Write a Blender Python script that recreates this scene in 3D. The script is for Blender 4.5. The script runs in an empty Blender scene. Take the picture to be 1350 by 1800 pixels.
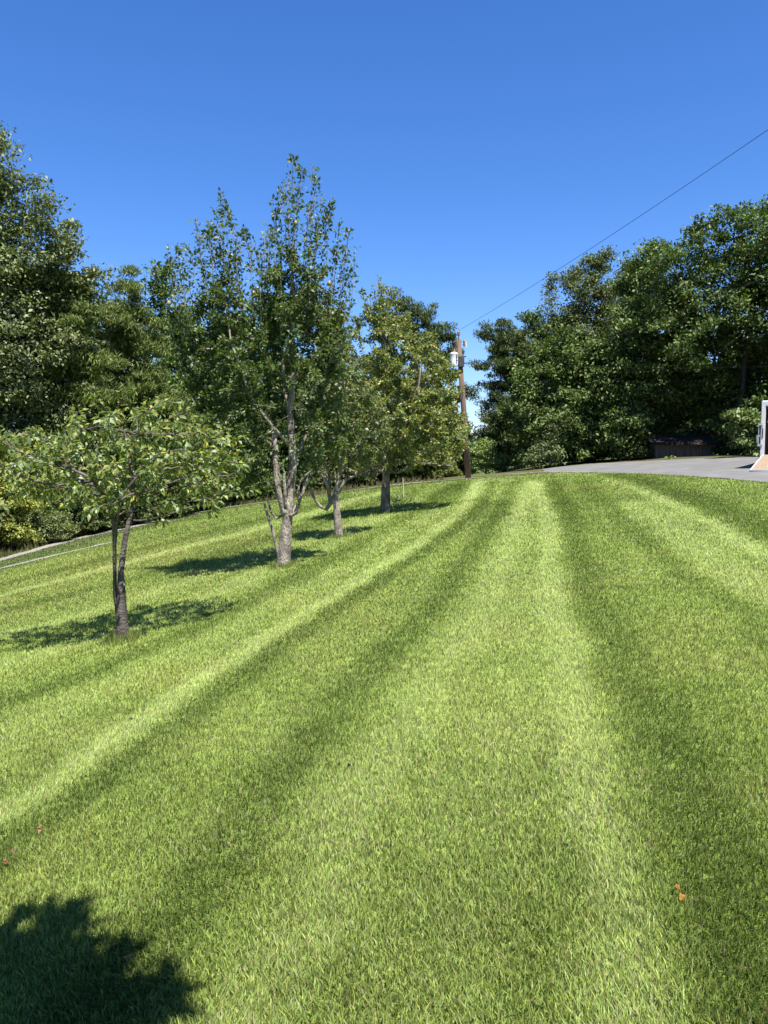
import bpy, math
import numpy as np
from mathutils import Vector
PI = math.pi
S = bpy.context.scene
C = S.collection
rng = np.random.default_rng(7)

# ------------------------------------------------------------------ camera, sky, sun
EYE = 1.6
PITCH = math.atan(100/1350)
cam = bpy.data.cameras.new('camera')
cam.angle = 2*math.atan(0.5); cam.sensor_fit = 'HORIZONTAL'
cam.clip_start = 0.05; cam.clip_end = 3000
co = bpy.data.objects.new('camera', cam); C.objects.link(co)
co.location = (0, 0, EYE); co.rotation_euler = (PI/2-PITCH, 0, 0)
S.camera = co

SUN = Vector((0.20, -0.42, 1.0)).normalized()      # towards the sun
elev = math.asin(SUN.z)
W = bpy.data.worlds.new('World'); S.world = W; W.use_nodes = True
nt = W.node_tree; bg = nt.nodes['Background']
sky = nt.nodes.new('ShaderNodeTexSky'); sky.sky_type = 'NISHITA'; sky.sun_disc = False
sky.sun_elevation = elev; sky.sun_rotation = math.atan2(SUN.x, SUN.y)
sky.altitude = 200; sky.air_density = 1.0; sky.dust_density = 0.35; sky.ozone_density = 3.0
hs = nt.nodes.new('ShaderNodeHueSaturation'); hs.inputs['Saturation'].default_value = 1.26
gm = nt.nodes.new('ShaderNodeMixRGB'); gm.blend_type = 'MULTIPLY'; gm.inputs['Fac'].default_value = 1
gm.inputs['Color2'].default_value = (0.88, 0.935, 1.20, 1)
nt.links.new(sky.outputs[0], hs.inputs['Color']); nt.links.new(hs.outputs[0], gm.inputs['Color1'])
nt.links.new(gm.outputs[0], bg.inputs['Color']); bg.inputs['Strength'].default_value = 0.064
sl = bpy.data.lights.new('sun', 'SUN'); sl.energy = 5.0; sl.angle = math.radians(0.53); sl.color = (1, 0.96, 0.88)
so = bpy.data.objects.new('sun', sl); C.objects.link(so)
so.rotation_euler = SUN.to_track_quat('Z', 'Y').to_euler(); so.location = (20, -10, 40)
S.view_settings.view_transform = 'Standard'; S.view_settings.look = 'None'
S.view_settings.exposure = 1.42; S.view_settings.gamma = 1

# ------------------------------------------------------------------ terrain
def smooth(a, b, x):
    t = np.clip((x-a)/(b-a), 0, 1); return t*t*(3-2*t)
def terr(x, y):
    x = np.asarray(x, float); y = np.asarray(y, float)
    k = 2.0
    right = k*np.log1p(np.exp(np.clip(x/k, -30, 30)))
    left = right - x
    r = right - k*math.log(2); l = left - k*math.log(2)
    zr = 0.082*np.minimum(r, 1e9); zr = zr - 0.05*np.maximum(x-17, 0)
    l2 = np.where(l > 18, 18+(l-18)*0.35, l)
    z = zr - 0.150*l2
    z = z - 0.0011*np.maximum(y-34, 0)**2*(1-smooth(6, 14, x)*0.75)*(1-smooth(75, 140, y)) 
    z = np.where(y > 75, np.maximum(z, -6.0), z)
    # soft undulation
    z = z + 0.03*np.sin(x*0.7+1)*np.sin(y*0.33) * smooth(3, 12, y)
    return z - 0.0 
def ray(u, v):
    a = (u-675)/1350; b = (900-v)/1350
    c, s = math.cos(PITCH), math.sin(PITCH)
    d = np.array([a, c+b*s, -s+b*c]); return d/d[1]
def P(u, v, d):
    r = ray(u, v); return np.array([0, 0, EYE]) + r*d
def hit(u, v, dmax=90):
    r = ray(u, v); ds = np.arange(1.2, dmax, 0.05)
    gap = EYE + r[2]*ds - terr(r[0]*ds, ds)
    i = np.argmax(gap < 0)
    if gap[i] >= 0: i = int(np.argmin(gap))
    d = ds[i]; x = r[0]*d
    return np.array([x, d, float(terr(x, d))])

# ------------------------------------------------------------------ helpers
def tag(o, label=None, cat=None, group=None, kind=None):
    if label: o['label'] = label
    if cat: o['category'] = cat
    if group: o['group'] = group
    if kind: o['kind'] = kind
    return o
def empty(name, loc, label, cat, group=None, rz=0):
    o = bpy.data.objects.new(name, None); C.objects.link(o)
    o.location = tuple(float(a) for a in loc); o.rotation_euler.z = rz; o.empty_display_size = 0.2
    return tag(o, label, cat, group)
def link_mesh(name, me, m, parent=None):
    o = bpy.data.objects.new(name, me); C.objects.link(o)
    if m is not None: me.materials.append(m)
    if parent is not None: o.parent = parent
    return o
def npmesh(name, V, F, m, parent=None, col=None, smooth_=False, world=True):
    """V (n,3), F (k,3) or (k,4) or list of both. Vertices in world space; shifted to the parent's origin."""
    if parent is not None and world:
        V = V - np.array(parent.location)
    if not isinstance(F, list): F = [F]
    F = [f for f in F if len(f)]
    me = bpy.data.meshes.new(name)
    me.vertices.add(len(V)); me.vertices.foreach_set('co', V.astype(np.float32).ravel())
    idx = np.concatenate([f.ravel() for f in F]).astype(np.int32)
    tot = np.concatenate([np.full(len(f), f.shape[1]) for f in F]).astype(np.int32)
    st = np.concatenate([[0], np.cumsum(tot)[:-1]]).astype(np.int32)
    me.loops.add(len(idx)); me.loops.foreach_set('vertex_index', idx)
    me.polygons.add(len(tot)); me.polygons.foreach_set('loop_start', st)
    me.polygons.foreach_set('loop_total', tot)
    if smooth_: me.polygons.foreach_set('use_smooth', np.ones(len(tot), bool))
    if col is not None:
        a = me.attributes.new('tint', 'FLOAT_COLOR', 'POINT')
        c4 = np.ones((len(V), 4), np.float32); c4[:, :3] = col
        a.data.foreach_set('color', c4.ravel())
    me.update(calc_edges=True)
    return link_mesh(name, me, m, parent)
class MB:
    """collects boxes, tubes and prisms into one mesh (local coordinates)"""
    def __init__(s): s.v = []; s.f = []
    def add(s, vs, fs):
        n = len(s.v); s.v += [tuple(map(float, q)) for q in vs]; s.f += [tuple(i+n for i in f) for f in fs]
    def box(s, x0, x1, y0, y1, z0, z1):
        s.add([(x0,y0,z0),(x1,y0,z0),(x1,y1,z0),(x0,y1,z0),(x0,y0,z1),(x1,y0,z1),(x1,y1,z1),(x0,y1,z1)],
              [(0,3,2,1),(4,5,6,7),(0,1,5,4),(1,2,6,5),(2,3,7,6),(3,0,4,7)])
    def tube(s, pts, rad, n=8, cap=True):
        pts = [Vector(tuple(map(float, p))) for p in pts]
        if not hasattr(rad, '__len__'): rad = [rad]*len(pts)
        vs = []; fs = []
        up = Vector((0.31, 0.17, 0.93)).normalized()
        for i, p in enumerate(pts):
            t = (pts[min(i+1, len(pts)-1)] - pts[max(i-1, 0)]).normalized()
            if abs(t.dot(up)) > 0.97: up2 = Vector((1, 0, 0))
            else: up2 = up
            a = t.cross(up2).normalized(); b = t.cross(a)
            for k in range(n):
                w = 2*PI*k/n; vs.append(p + (a*math.cos(w)+b*math.sin(w))*rad[i])
        for i in range(len(pts)-1):
            for k in range(n):
                fs.append((i*n+k, i*n+(k+1) % n, (i+1)*n+(k+1) % n, (i+1)*n+k))
        if cap:
            fs.append(tuple(range(n))[::-1]); fs.append(tuple((len(pts)-1)*n+k for k in range(n)))
        s.add(vs, fs)
    def build(s, name, m, parent=None, bevel=0, smooth_=False):
        me = bpy.data.meshes.new(name); me.from_pydata(s.v, [], s.f); me.update()
        if smooth_:
            for p in me.polygons: p.use_smooth = True
        o = link_mesh(name, me, m, parent)
        if bevel:
            b = o.modifiers.new('bevel', 'BEVEL'); b.width = bevel; b.segments = 2; b.limit_method = 'ANGLE'
        return o

# ------------------------------------------------------------------ materials
def newmat(name):
    m = bpy.data.materials.new(name); m.use_nodes = True
    n = m.node_tree.nodes; l = m.node_tree.links
    return m, n, l, n['Principled BSDF'], n['Material Output']
def leaf_mat(name, trans=0.35, rough=0.45, spec=0.5, tcol=(1.25, 1.35, 0.55)):
    m, n, l, p, out = newmat(name)
    at = n.new('ShaderNodeAttribute'); at.attribute_name = 'tint'
    l.new(at.outputs['Color'], p.inputs['Base Color'])
    p.inputs['Roughness'].default_value = rough; p.inputs['Specular IOR Level'].default_value = spec
    tr = n.new('ShaderNodeBsdfTranslucent')
    mul = n.new('ShaderNodeMixRGB'); mul.blend_type = 'MULTIPLY'; mul.inputs['Fac'].default_value = 1
    mul.inputs['Color2'].default_value = (*tcol, 1)
    l.new(at.outputs['Color'], mul.inputs['Color1']); l.new(mul.outputs[0], tr.inputs['Color'])
    mx = n.new('ShaderNodeMixShader'); mx.inputs[0].default_value = trans
    l.new(p.outputs[0], mx.inputs[1]); l.new(tr.outputs[0], mx.inputs[2]); l.new(mx.outputs[0], out.inputs['Surface'])
    return m
def noise_mat(name, c1, c2, scale=4, rough=0.85, detail=8, bump=0.3, bscale=30, stretch=(1,1,1), c3=None, metallic=0, bdist=0.01):
    m, n, l, p, out = newmat(name)
    tc = n.new('ShaderNodeTexCoord'); mp = n.new('ShaderNodeMapping'); mp.inputs['Scale'].default_value = stretch
    l.new(tc.outputs['Object'], mp.inputs['Vector'])
    no = n.new('ShaderNodeTexNoise'); no.inputs['Scale'].default_value = scale; no.inputs['Detail'].default_value = detail
    l.new(mp.outputs[0], no.inputs['Vector'])
    cr = n.new('ShaderNodeValToRGB'); cr.color_ramp.elements[0].position = 0.35; cr.color_ramp.elements[1].position = 0.65
    cr.color_ramp.elements[0].color = (*c1, 1); cr.color_ramp.elements[1].color = (*c2, 1)
    if c3:
        e = cr.color_ramp.elements.new(0.72); e.color = (*c3, 1)
    l.new(no.outputs['Fac'], cr.inputs[0]); l.new(cr.outputs[0], p.inputs['Base Color'])
    p.inputs['Roughness'].default_value = rough; p.inputs['Metallic'].default_value = metallic
    if bump:
        n2 = n.new('ShaderNodeTexNoise'); n2.inputs['Scale'].default_value = bscale; n2.inputs['Detail'].default_value = 6
        l.new(mp.outputs[0], n2.inputs['Vector'])
        b = n.new('ShaderNodeBump'); b.inputs['Strength'].default_value = bump; b.inputs['Distance'].default_value = bdist
        l.new(n2.outputs['Fac'], b.inputs['Height']); l.new(b.outputs[0], p.inputs['Normal'])
    return m
M_leaf = leaf_mat('leaf', 0.38, 0.45, 0.42)
M_leaf_far = leaf_mat('leaf_far', 0.20, 0.55, 0.28)
M_needle = leaf_mat('needle', 0.22, 0.55, 0.3)
M_blade = leaf_mat('grass_blade', 0.42, 0.5, 0.35, (1.15, 1.25, 0.6))
M_bark_pale = noise_mat('bark_pale', (0.10, 0.080, 0.065), (0.30, 0.26, 0.215), 11, 0.9, 12, 1.0, 45, (1, 1, 0.5), (0.46, 0.43, 0.39), bdist=.03)
M_bark_cherry = noise_mat('bark_cherry', (0.030, 0.024, 0.020), (0.10, 0.08, 0.068), 9, 0.75, 8, 1.0, 30, (1, 1, 1.6), (0.42, 0.40, 0.36), bdist=.02)
M_bark_dark = noise_mat('bark_dark', (0.03, 0.022, 0.016), (0.10, 0.08, 0.06), 3, 0.95, 6, 0.8, 12, (1, 1, 0.3))
M_metal_white = noise_mat('white_painted_metal', (0.52, 0.53, 0.55), (0.58, 0.58, 0.58), 6, 0.35, 4, 0.0)
M_pole = noise_mat('pole_wood', (0.075, 0.042, 0.030), (0.15, 0.088, 0.062), 3, 0.85, 10, 0.5, 25, (6, 6, 0.25), (0.27, 0.16, 0.11))
M_dark = noise_mat('dark_metal', (0.02, 0.02, 0.022), (0.05, 0.05, 0.05), 8, 0.5, 3, 0)
M_galv = noise_mat('galvanised', (0.35, 0.36, 0.37), (0.5, 0.5, 0.5), 20, 0.45, 3, 0, metallic=0.7)
M_wire = noise_mat('wire', (0.010, 0.010, 0.011), (0.016, 0.016, 0.016), 8, 1.0, 2, 0)
M_wire_pale = noise_mat('guy_wire', (0.35, 0.36, 0.34), (0.45, 0.45, 0.42), 8, 0.5, 2, 0, metallic=0.4)
M_porc = noise_mat('porcelain', (0.16, 0.09, 0.07), (0.2, 0.12, 0.1), 8, 0.2, 2, 0)
M_plywood = noise_mat('ramp_plywood', (0.17, 0.12, 0.075), (0.26, 0.19, 0.125), 5, 0.7, 8, 0.2, 30, (14, 1, 1), (0.30, 0.17, 0.09))
M_wall_in = noise_mat('interior_wall', (0.10, 0.05, 0.03), (0.16, 0.09, 0.055), 4, 0.8, 5, 0)
M_rubber = noise_mat('rubber', (0.012, 0.012, 0.012), (0.025, 0.025, 0.025), 8, 0.8, 4, 0)
M_shed = noise_mat('weathered_boards', (0.06, 0.052, 0.042), (0.15, 0.13, 0.105), 3, 0.95, 10, 0.6, 20, (8, 8, 0.6))
M_tin = noise_mat('rusty_tin', (0.018, 0.013, 0.011), (0.045, 0.028, 0.022), 1.2, 0.7, 8, 0.3, 20)

# ------------------------------------------------------------------ setting: where the lawn, lane and drive lie
def world_line(px): return np.array([hit(u, v) for u, v in px])
def resample(pts, step):
    seg = np.linalg.norm(np.diff(pts[:, :2], axis=0), axis=1); s = np.concatenate([[0], np.cumsum(seg)])
    t = np.arange(0, s[-1], step); t = np.append(t, s[-1])
    return np.stack([np.interp(t, s, pts[:, k]) for k in range(pts.shape[1])], 1)
def smooth_line(pts, k=3):
    q = resample(pts, 0.6)
    for _ in range(k):
        q[1:-1] = (q[:-2]+2*q[1:-1]+q[2:])/4
    return q
def dist_line(x, y, L):
    """signed distance (m) to polyline; positive on its right-hand side"""
    best = np.full(x.shape, 1e9); sgn = np.ones(x.shape)
    for i in range(len(L)-1):
        ax, ay = L[i, 0], L[i, 1]; bx, by = L[i+1, 0]-ax, L[i+1, 1]-ay
        ll = bx*bx+by*by+1e-12
        t = np.clip(((x-ax)*bx+(y-ay)*by)/ll, 0, 1)
        dx = x-ax-t*bx; dy = y-ay-t*by; d = np.hypot(dx, dy)
        m = d < best
        best = np.where(m, d, best); sgn = np.where(m, np.sign(-(bx*(y-ay)-by*(x-ax))), sgn)
    return best*sgn
def ext(L, a=6, b=6):
    d0 = L[0]-L[1]; d0 = d0/np.linalg.norm(d0); d1 = L[-1]-L[-2]; d1 = d1/np.linalg.norm(d1)
    return np.vstack([L[0]+d0*a, L, L[-1]+d1*b])

# asphalt edges (near edge against the lawn, far edge against the rough)
NEAR = np.array([(11.6, 2), (10.6, 9), (9.9, 15), (9.7, 19.5), (9.68, 25), (9.66, 30), (9.35, 33.2), (8.8, 35.6), (8.35, 37.6), (8.2, 39.5)], float)
FAR = np.array([(34, -2), (32.5, 12), (30, 22), (25, 31), (18.6, 37.3), (16.6, 39.2), (15.2, 42.3), (13.6, 45.2), (12.0, 46.4), (10.2, 46.2), (8.9, 43.5)], float)
NEAR_SIDE = np.vstack([NEAR, [(8.3, 42), (9.4, 46), (12, 48.5)]])
LANE = world_line([(0, 985), (120, 951), (240, 925), (310, 908), (380, 895), (450, 885)])
STR = []
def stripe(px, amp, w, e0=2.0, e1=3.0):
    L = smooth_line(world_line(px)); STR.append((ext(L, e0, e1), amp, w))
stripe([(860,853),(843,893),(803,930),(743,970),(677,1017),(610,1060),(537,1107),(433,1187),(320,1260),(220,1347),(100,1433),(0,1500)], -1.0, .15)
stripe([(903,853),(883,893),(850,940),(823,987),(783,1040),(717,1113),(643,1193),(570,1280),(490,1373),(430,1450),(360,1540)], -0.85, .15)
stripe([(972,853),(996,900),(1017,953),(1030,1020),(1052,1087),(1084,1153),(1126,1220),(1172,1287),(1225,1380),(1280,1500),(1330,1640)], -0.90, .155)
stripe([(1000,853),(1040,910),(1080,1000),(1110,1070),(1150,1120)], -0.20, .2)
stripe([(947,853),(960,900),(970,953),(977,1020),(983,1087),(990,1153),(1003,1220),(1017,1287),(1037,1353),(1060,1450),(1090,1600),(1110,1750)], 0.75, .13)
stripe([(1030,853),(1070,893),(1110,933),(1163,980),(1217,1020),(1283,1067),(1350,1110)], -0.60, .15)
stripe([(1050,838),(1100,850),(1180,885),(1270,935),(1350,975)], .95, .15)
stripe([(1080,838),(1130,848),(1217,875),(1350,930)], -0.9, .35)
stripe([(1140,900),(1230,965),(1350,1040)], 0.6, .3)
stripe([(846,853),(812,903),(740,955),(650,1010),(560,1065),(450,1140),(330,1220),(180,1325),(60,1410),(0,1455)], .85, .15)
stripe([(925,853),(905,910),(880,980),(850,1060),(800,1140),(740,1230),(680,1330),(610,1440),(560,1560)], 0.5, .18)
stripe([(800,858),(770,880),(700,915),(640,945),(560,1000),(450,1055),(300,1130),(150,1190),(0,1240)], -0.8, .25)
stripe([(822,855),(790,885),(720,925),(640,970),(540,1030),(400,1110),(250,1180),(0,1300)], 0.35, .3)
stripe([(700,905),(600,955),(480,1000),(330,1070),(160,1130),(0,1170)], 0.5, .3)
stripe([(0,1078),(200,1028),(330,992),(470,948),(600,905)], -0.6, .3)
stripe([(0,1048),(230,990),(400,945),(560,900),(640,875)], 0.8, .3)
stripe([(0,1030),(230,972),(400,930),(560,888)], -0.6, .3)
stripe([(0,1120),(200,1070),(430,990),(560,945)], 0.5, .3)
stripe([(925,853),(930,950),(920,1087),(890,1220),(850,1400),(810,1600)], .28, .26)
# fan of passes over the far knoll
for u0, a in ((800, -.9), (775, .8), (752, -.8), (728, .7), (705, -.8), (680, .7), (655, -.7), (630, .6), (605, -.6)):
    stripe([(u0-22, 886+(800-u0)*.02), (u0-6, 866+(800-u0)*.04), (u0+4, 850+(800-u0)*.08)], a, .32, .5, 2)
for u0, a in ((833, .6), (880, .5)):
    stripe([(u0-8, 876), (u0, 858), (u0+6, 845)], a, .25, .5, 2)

def vnoise(x, y, s, seed):
    """smooth value noise"""
    r = np.random.default_rng(seed); T = r.random((64, 64))
    X = x/s + 1000; Y = y/s + 1000
    i = np.floor(X).astype(int); j = np.floor(Y).astype(int); fx = X-i; fy = Y-j
    fx = fx*fx*(3-2*fx); fy = fy*fy*(3-2*fy)
    g = lambda a, b: T[a % 64, b % 64]
    return (g(i, j)*(1-fx)+g(i+1, j)*fx)*(1-fy) + (g(i, j+1)*(1-fx)+g(i+1, j+1)*fx)*fy - 0.5
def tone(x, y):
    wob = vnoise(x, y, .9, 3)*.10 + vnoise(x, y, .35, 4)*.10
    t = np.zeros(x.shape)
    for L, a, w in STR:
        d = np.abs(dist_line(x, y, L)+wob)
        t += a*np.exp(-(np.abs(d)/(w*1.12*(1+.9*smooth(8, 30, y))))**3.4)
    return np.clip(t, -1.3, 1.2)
LANEX = ext(LANE, 60, 40)
def lane_d(x, y): return dist_line(x, y, LANEX)         # >0: lawn side (east) 
def lane_off(x, y, off=0): return -dist_line(x, y, LANEX)
_probe = dist_line(np.array([0.0]), np.array([20.0]), LANEX)[0]
LS = 1 if _probe > 0 else -1
def lawn_side(x, y): return LS*dist_line(x, y, LANEX)    # metres east of the lane's upper rut
NEARX = NEAR; 
_p2 = dist_line(np.array([0.0]), np.array([20.0]), NEAR_SIDE)[0]; NS = 1 if _p2 > 0 else -1
def drive_side(x, y): return NS*dist_line(x, y, NEAR_SIDE)    # metres on the lawn side of the asphalt edge

def lawn_color(x, y, t):
    """albedo of the turf: stripe sheen and shade painted in, yellower and paler where the blades lie away, deeper where they lean in; dry patches"""
    base = np.array([0.205, 0.275, 0.066])
    c = np.ones((len(x), 3))*base
    n1 = vnoise(x, y, 2.3, 11); n2 = vnoise(x, y, .5, 12); n3 = vnoise(x, y, 6, 13)
    c *= (1+0.22*n1+0.16*n2)[:, None]
    dry = np.clip(n3*1.6+n2*1.0-0.15, 0, 1)[:, None]
    c = c*(1-dry*.5)+np.array([.27, .26, .085])*dry*.5
    up = np.clip(t, 0, 1)[:, None]; dn = np.clip(-t, 0, 1.3)[:, None]  # light and dark of the leaning blades mixed into the albedo
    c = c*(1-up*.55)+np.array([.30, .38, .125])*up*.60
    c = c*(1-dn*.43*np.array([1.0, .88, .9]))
    # rough, unfed strip beside the lane
    e = (1-smooth(1.8, 3.6, lawn_side(x, y)))[:, None]
    c = c*(1-e*.75)+np.array([.085, .12, .040])*e*.75
    return c

# terrain sheet
gx = np.sinh(np.linspace(-5.2, 5.2, 560)); gx = gx/gx.max()*600
gx = np.unique(np.concatenate([gx[(gx < -45) | (gx > 40)], np.arange(-45, 40, .25)]))
gy = np.unique(np.concatenate([-np.geomspace(8, 400, 20), np.arange(-8, 60, .25), 60+np.geomspace(.4, 900, 60)]))
X, Y = np.meshgrid(gx, gy); Z = terr(X, Y)
xf, yf = X.ravel(), Y.ravel()
ins = (xf > -45) & (xf < 25) & (yf > -8) & (yf < 62)
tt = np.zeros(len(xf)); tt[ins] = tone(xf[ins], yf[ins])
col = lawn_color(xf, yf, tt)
lsd = lawn_side(xf, yf)
wild = (np.clip((-lsd-.2)/1.0, 0, 1)*.9)[:, None]
wildc = np.array([.085, .075, .035])*(1+.5*vnoise(xf, yf, .8, 21))[:, None]
col = col*(1-wild)+wildc*wild
rt = (smooth(0, 2, yf-46-0*xf)*smooth(3, 6, xf))[:, None]
col = col*(1-rt*.8)+np.array([.11, .15, .045])*rt*.8
mg = noise_mat('lawn_ground', (0, 0, 0), (1, 1, 1), 1)  # replaced below
m, n, l, p, out = newmat('turf')
at = n.new('ShaderNodeAttribute'); at.attribute_name = 'tint'
tc = n.new('ShaderNodeTexCoord')
no = n.new('ShaderNodeTexNoise'); no.inputs['Scale'].default_value = 9; no.inputs['Detail'].default_value = 10; no.inputs['Roughness'].default_value = .75
l.new(tc.outputs['Object'], no.inputs['Vector'])
cr = n.new('ShaderNodeValToRGB'); cr.color_ramp.elements[0].position = .3; cr.color_ramp.elements[0].color = (.30, .29, .24, 1)
cr.color_ramp.elements[1].position = .7; cr.color_ramp.elements[1].color = (1.15, 1.15, 1.1, 1)
l.new(no.outputs['Fac'], cr.inputs[0])
mu = n.new('ShaderNodeMixRGB'); mu.blend_type = 'MULTIPLY'; mu.inputs['Fac'].default_value = 1
l.new(at.outputs['Color'], mu.inputs['Color1']); l.new(cr.outputs[0], mu.inputs['Color2']); l.new(mu.outputs[0], p.inputs['Base Color'])
p.inputs['Roughness'].default_value = 1; p.inputs['Specular IOR Level'].default_value = .1
b = n.new('ShaderNodeBump'); b.inputs['Strength'].default_value = .5; b.inputs['Distance'].default_value = .03
l.new(no.outputs['Fac'], b.inputs['Height']); l.new(b.outputs[0], p.inputs['Normal'])
M_turf = m
bpy.data.materials.remove(mg)
nx, ny = len(gx), len(gy)
I = (np.arange(ny-1)[:, None]*nx+np.arange(nx-1)[None, :]).ravel()
F = np.stack([I, I+1, I+1+nx, I+nx], 1)
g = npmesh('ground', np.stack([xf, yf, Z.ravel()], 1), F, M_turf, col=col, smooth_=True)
tag(g, kind='structure')

# asphalt
def strip_sheet(name, A, B, n1, n2, lift, mat):
    a = resample(A, 1.0); b = resample(B, 1.0)
    s = np.linspace(0, 1, n1)
    ia = np.stack([np.interp(s, np.linspace(0, 1, len(a)), a[:, k]) for k in (0, 1)], 1)
    ib = np.stack([np.interp(s, np.linspace(0, 1, len(b)), b[:, k]) for k in (0, 1)], 1)
    t = np.linspace(0, 1, n2)[None, :, None]
    G = ia[:, None]*(1-t)+ib[:, None]*t
    V = np.zeros((n1*n2, 3)); V[:, :2] = G.reshape(-1, 2); V[:, 2] = terr(V[:, 0], V[:, 1])+lift
    I = (np.arange(n1-1)[:, None]*n2+np.arange(n2-1)[None, :]).ravel()
    return npmesh(name, V, np.stack([I, I+1, I+1+n2, I+n2], 1), mat, smooth_=True)
M_asph = noise_mat('asphalt', (.095, .092, .088), (.13, .127, .122), 1.3, .9, 12, .35, 120, (1, 1, 1), (.17, .165, .16))
A_ = NEAR.copy(); A_ = smooth_line(A_, 4); A_[:, 0] += .05*np.sin(A_[:, 1]*2.1)+.04*np.sin(A_[:, 1]*5.3)
B_ = smooth_line(FAR, 4)
tag(strip_sheet('driveway', A_, B_, 120, 70, .022, M_asph), kind='structure')
# gravel ruts of the lane
M_grav = noise_mat('pale_gravel', (.12, .11, .09), (.27, .25, .22), 40, .95, 4, .8, 60)
def ribbon(name, L, w, lift, mat, seed, wmin=.5):
    L = resample(L, .25); d = np.gradient(L[:, :2], axis=0); d /= np.linalg.norm(d, axis=1)[:, None]+1e-9
    nrm = np.stack([-d[:, 1], d[:, 0]], 1)
    s = np.arange(len(L))*.25
    ww = w*(wmin+(1-wmin)*(.5+vnoise(s, s*0, .7, seed)+.5*vnoise(s, s*0, .3, seed+1)))
    k = 4; V = []
    for j in range(k+1):
        q = L[:, :2]+nrm*(ww*(j/k-.5)*1.0)[:, None]
        V.append(np.stack([q[:, 0], q[:, 1], terr(q[:, 0], q[:, 1])+lift], 1))
    V = np.concatenate(V); m_ = len(L)
    I = (np.arange(k)[:, None]*m_+np.arange(m_-1)[None, :]).ravel()
    return npmesh(name, V, np.stack([I, I+1, I+1+m_, I+m_], 1), mat)
tag(ribbon('gravel_track', ext(LANE, 20, 22), 1.0, .02, M_grav, 31, .6), kind='structure')
L2 = world_line([(0, 1001), (60, 986), (110, 974), (160, 963), (190, 955)])
tag(ribbon('gravel_track', ext(L2, 12, 0), .62, .025, M_grav, 41, .25), kind='structure')
L3 = np.array([(9.15, 34.0), (8.3, 37.2), (7.5, 39.6), (6.4, 41.6), (5.2, 43.0)], float)
tag(ribbon('gravel_edge', smooth_line(np.c_[L3, L3[:, 0]*0]), .45, .034, M_grav, 51, .3), kind='structure')

# ------------------------------------------------------------------ grass blades
def blades(name, N, d0, d1, spread, seed, parent=None, full=False):
    r = np.random.default_rng(seed)
    d = np.exp(r.uniform(math.log(d0), math.log(d1), N))
    x = r.uniform(-spread, spread, N)*(d+1.2); y = d.copy()
    keep = (lawn_side(x, y) > .25) & ((drive_side(x, y) > .05*np.sin(y*9)+.10*vnoise(x, y, .4, 65)-.02) | (y > 46.5)) & (y < 60)
    # gravel of the second rut thins the grass
    dd = np.abs(dist_line(x, y, ext(L2, 12, 0))); keep &= (dd > .22) | (r.random(N) < .22)
    x, y, d = x[keep], y[keep], d[keep]; N = len(x)
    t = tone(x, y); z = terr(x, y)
    w = np.maximum(.0036, d*.00074)*r.uniform(.7, 1.35, N)
    Lh = (.033+.024*smooth(5, 30, d))*r.uniform(.55, 1.45, N)*(1+.25*vnoise(x, y, .25, 61))
    Lh *= 1-.25*np.clip(-lawn_side(x, y)+2.5, 0, 1)
    # direction the mower left the blades: along the local run of the stripes
    phi = PI/2+.25*vnoise(x, y, 3, 62)+ np.clip(-x*.06, -.1, .35)
    bias = np.clip(t+.35*vnoise(x, y, .6, 63), -1.2, 1.2); bias = np.where(bias < 0, bias*.55, bias)
    az = r.uniform(0, 2*PI, N)
    lx = np.cos(az)*.55+np.cos(phi)*bias*.85; ly = np.sin(az)*.55+np.sin(phi)*bias*.85
    mag = r.uniform(.5, 1.25, N)
    lx *= mag; ly *= mag
    wa = r.uniform(0, 2*PI, N); wx = np.cos(wa)*w/2; wy = np.sin(wa)*w/2
    z0 = z-.004
    h = Lh/np.sqrt(1+(lx**2+ly**2)*.8)
    V = np.zeros((N, 5, 3), np.float32)
    V[:, 0] = np.stack([x-wx, y-wy, z0], 1); V[:, 1] = np.stack([x+wx, y+wy, z0], 1)
    mx, my, mz = x+lx*h*.38, y+ly*h*.38, z+h*.58
    V[:, 2] = np.stack([mx+wx*.9, my+wy*.9, mz], 1); V[:, 3] = np.stack([mx-wx*.9, my-wy*.9, mz], 1)
    V[:, 4] = np.stack([x+lx*h*1.1, y+ly*h*1.1, z+h*r.uniform(.8, 1.0, N)], 1)
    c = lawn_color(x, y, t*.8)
    c *= (r.uniform(.42, 1.45, N)*(1+.18*vnoise(x, y, .12, 66)))[:, None]
    yel = (r.random(N) < .30)[:, None]; c = np.where(yel, c*np.array([1.25, 1.08, .9]), c)
    straw = (r.random(N) < .030+.07*(vnoise(x, y, .8, 64) > .1)+.05*(t > .4))[:, None]
    c = np.where(straw, np.array([.36, .33, .17])*r.uniform(.5, 1.2, N)[:, None], c)
    brown = (r.random(N) < .010)[:, None]
    c = np.where(brown, np.array([.15, .09, .05]), c)
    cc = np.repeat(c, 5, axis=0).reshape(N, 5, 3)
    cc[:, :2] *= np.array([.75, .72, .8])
    i = np.arange(N)*5
    Fq = np.stack([i, i+1, i+2, i+3], 1); Ft = np.stack([i+3, i+2, i+4], 1)
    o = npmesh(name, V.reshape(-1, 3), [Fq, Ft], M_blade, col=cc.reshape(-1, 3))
    return o
tag(blades('grass', 980000, 1.55, 56, .60, 5), 'mown green lawn grass striped light and dark by the mower', 'grass', kind='stuff')

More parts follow.
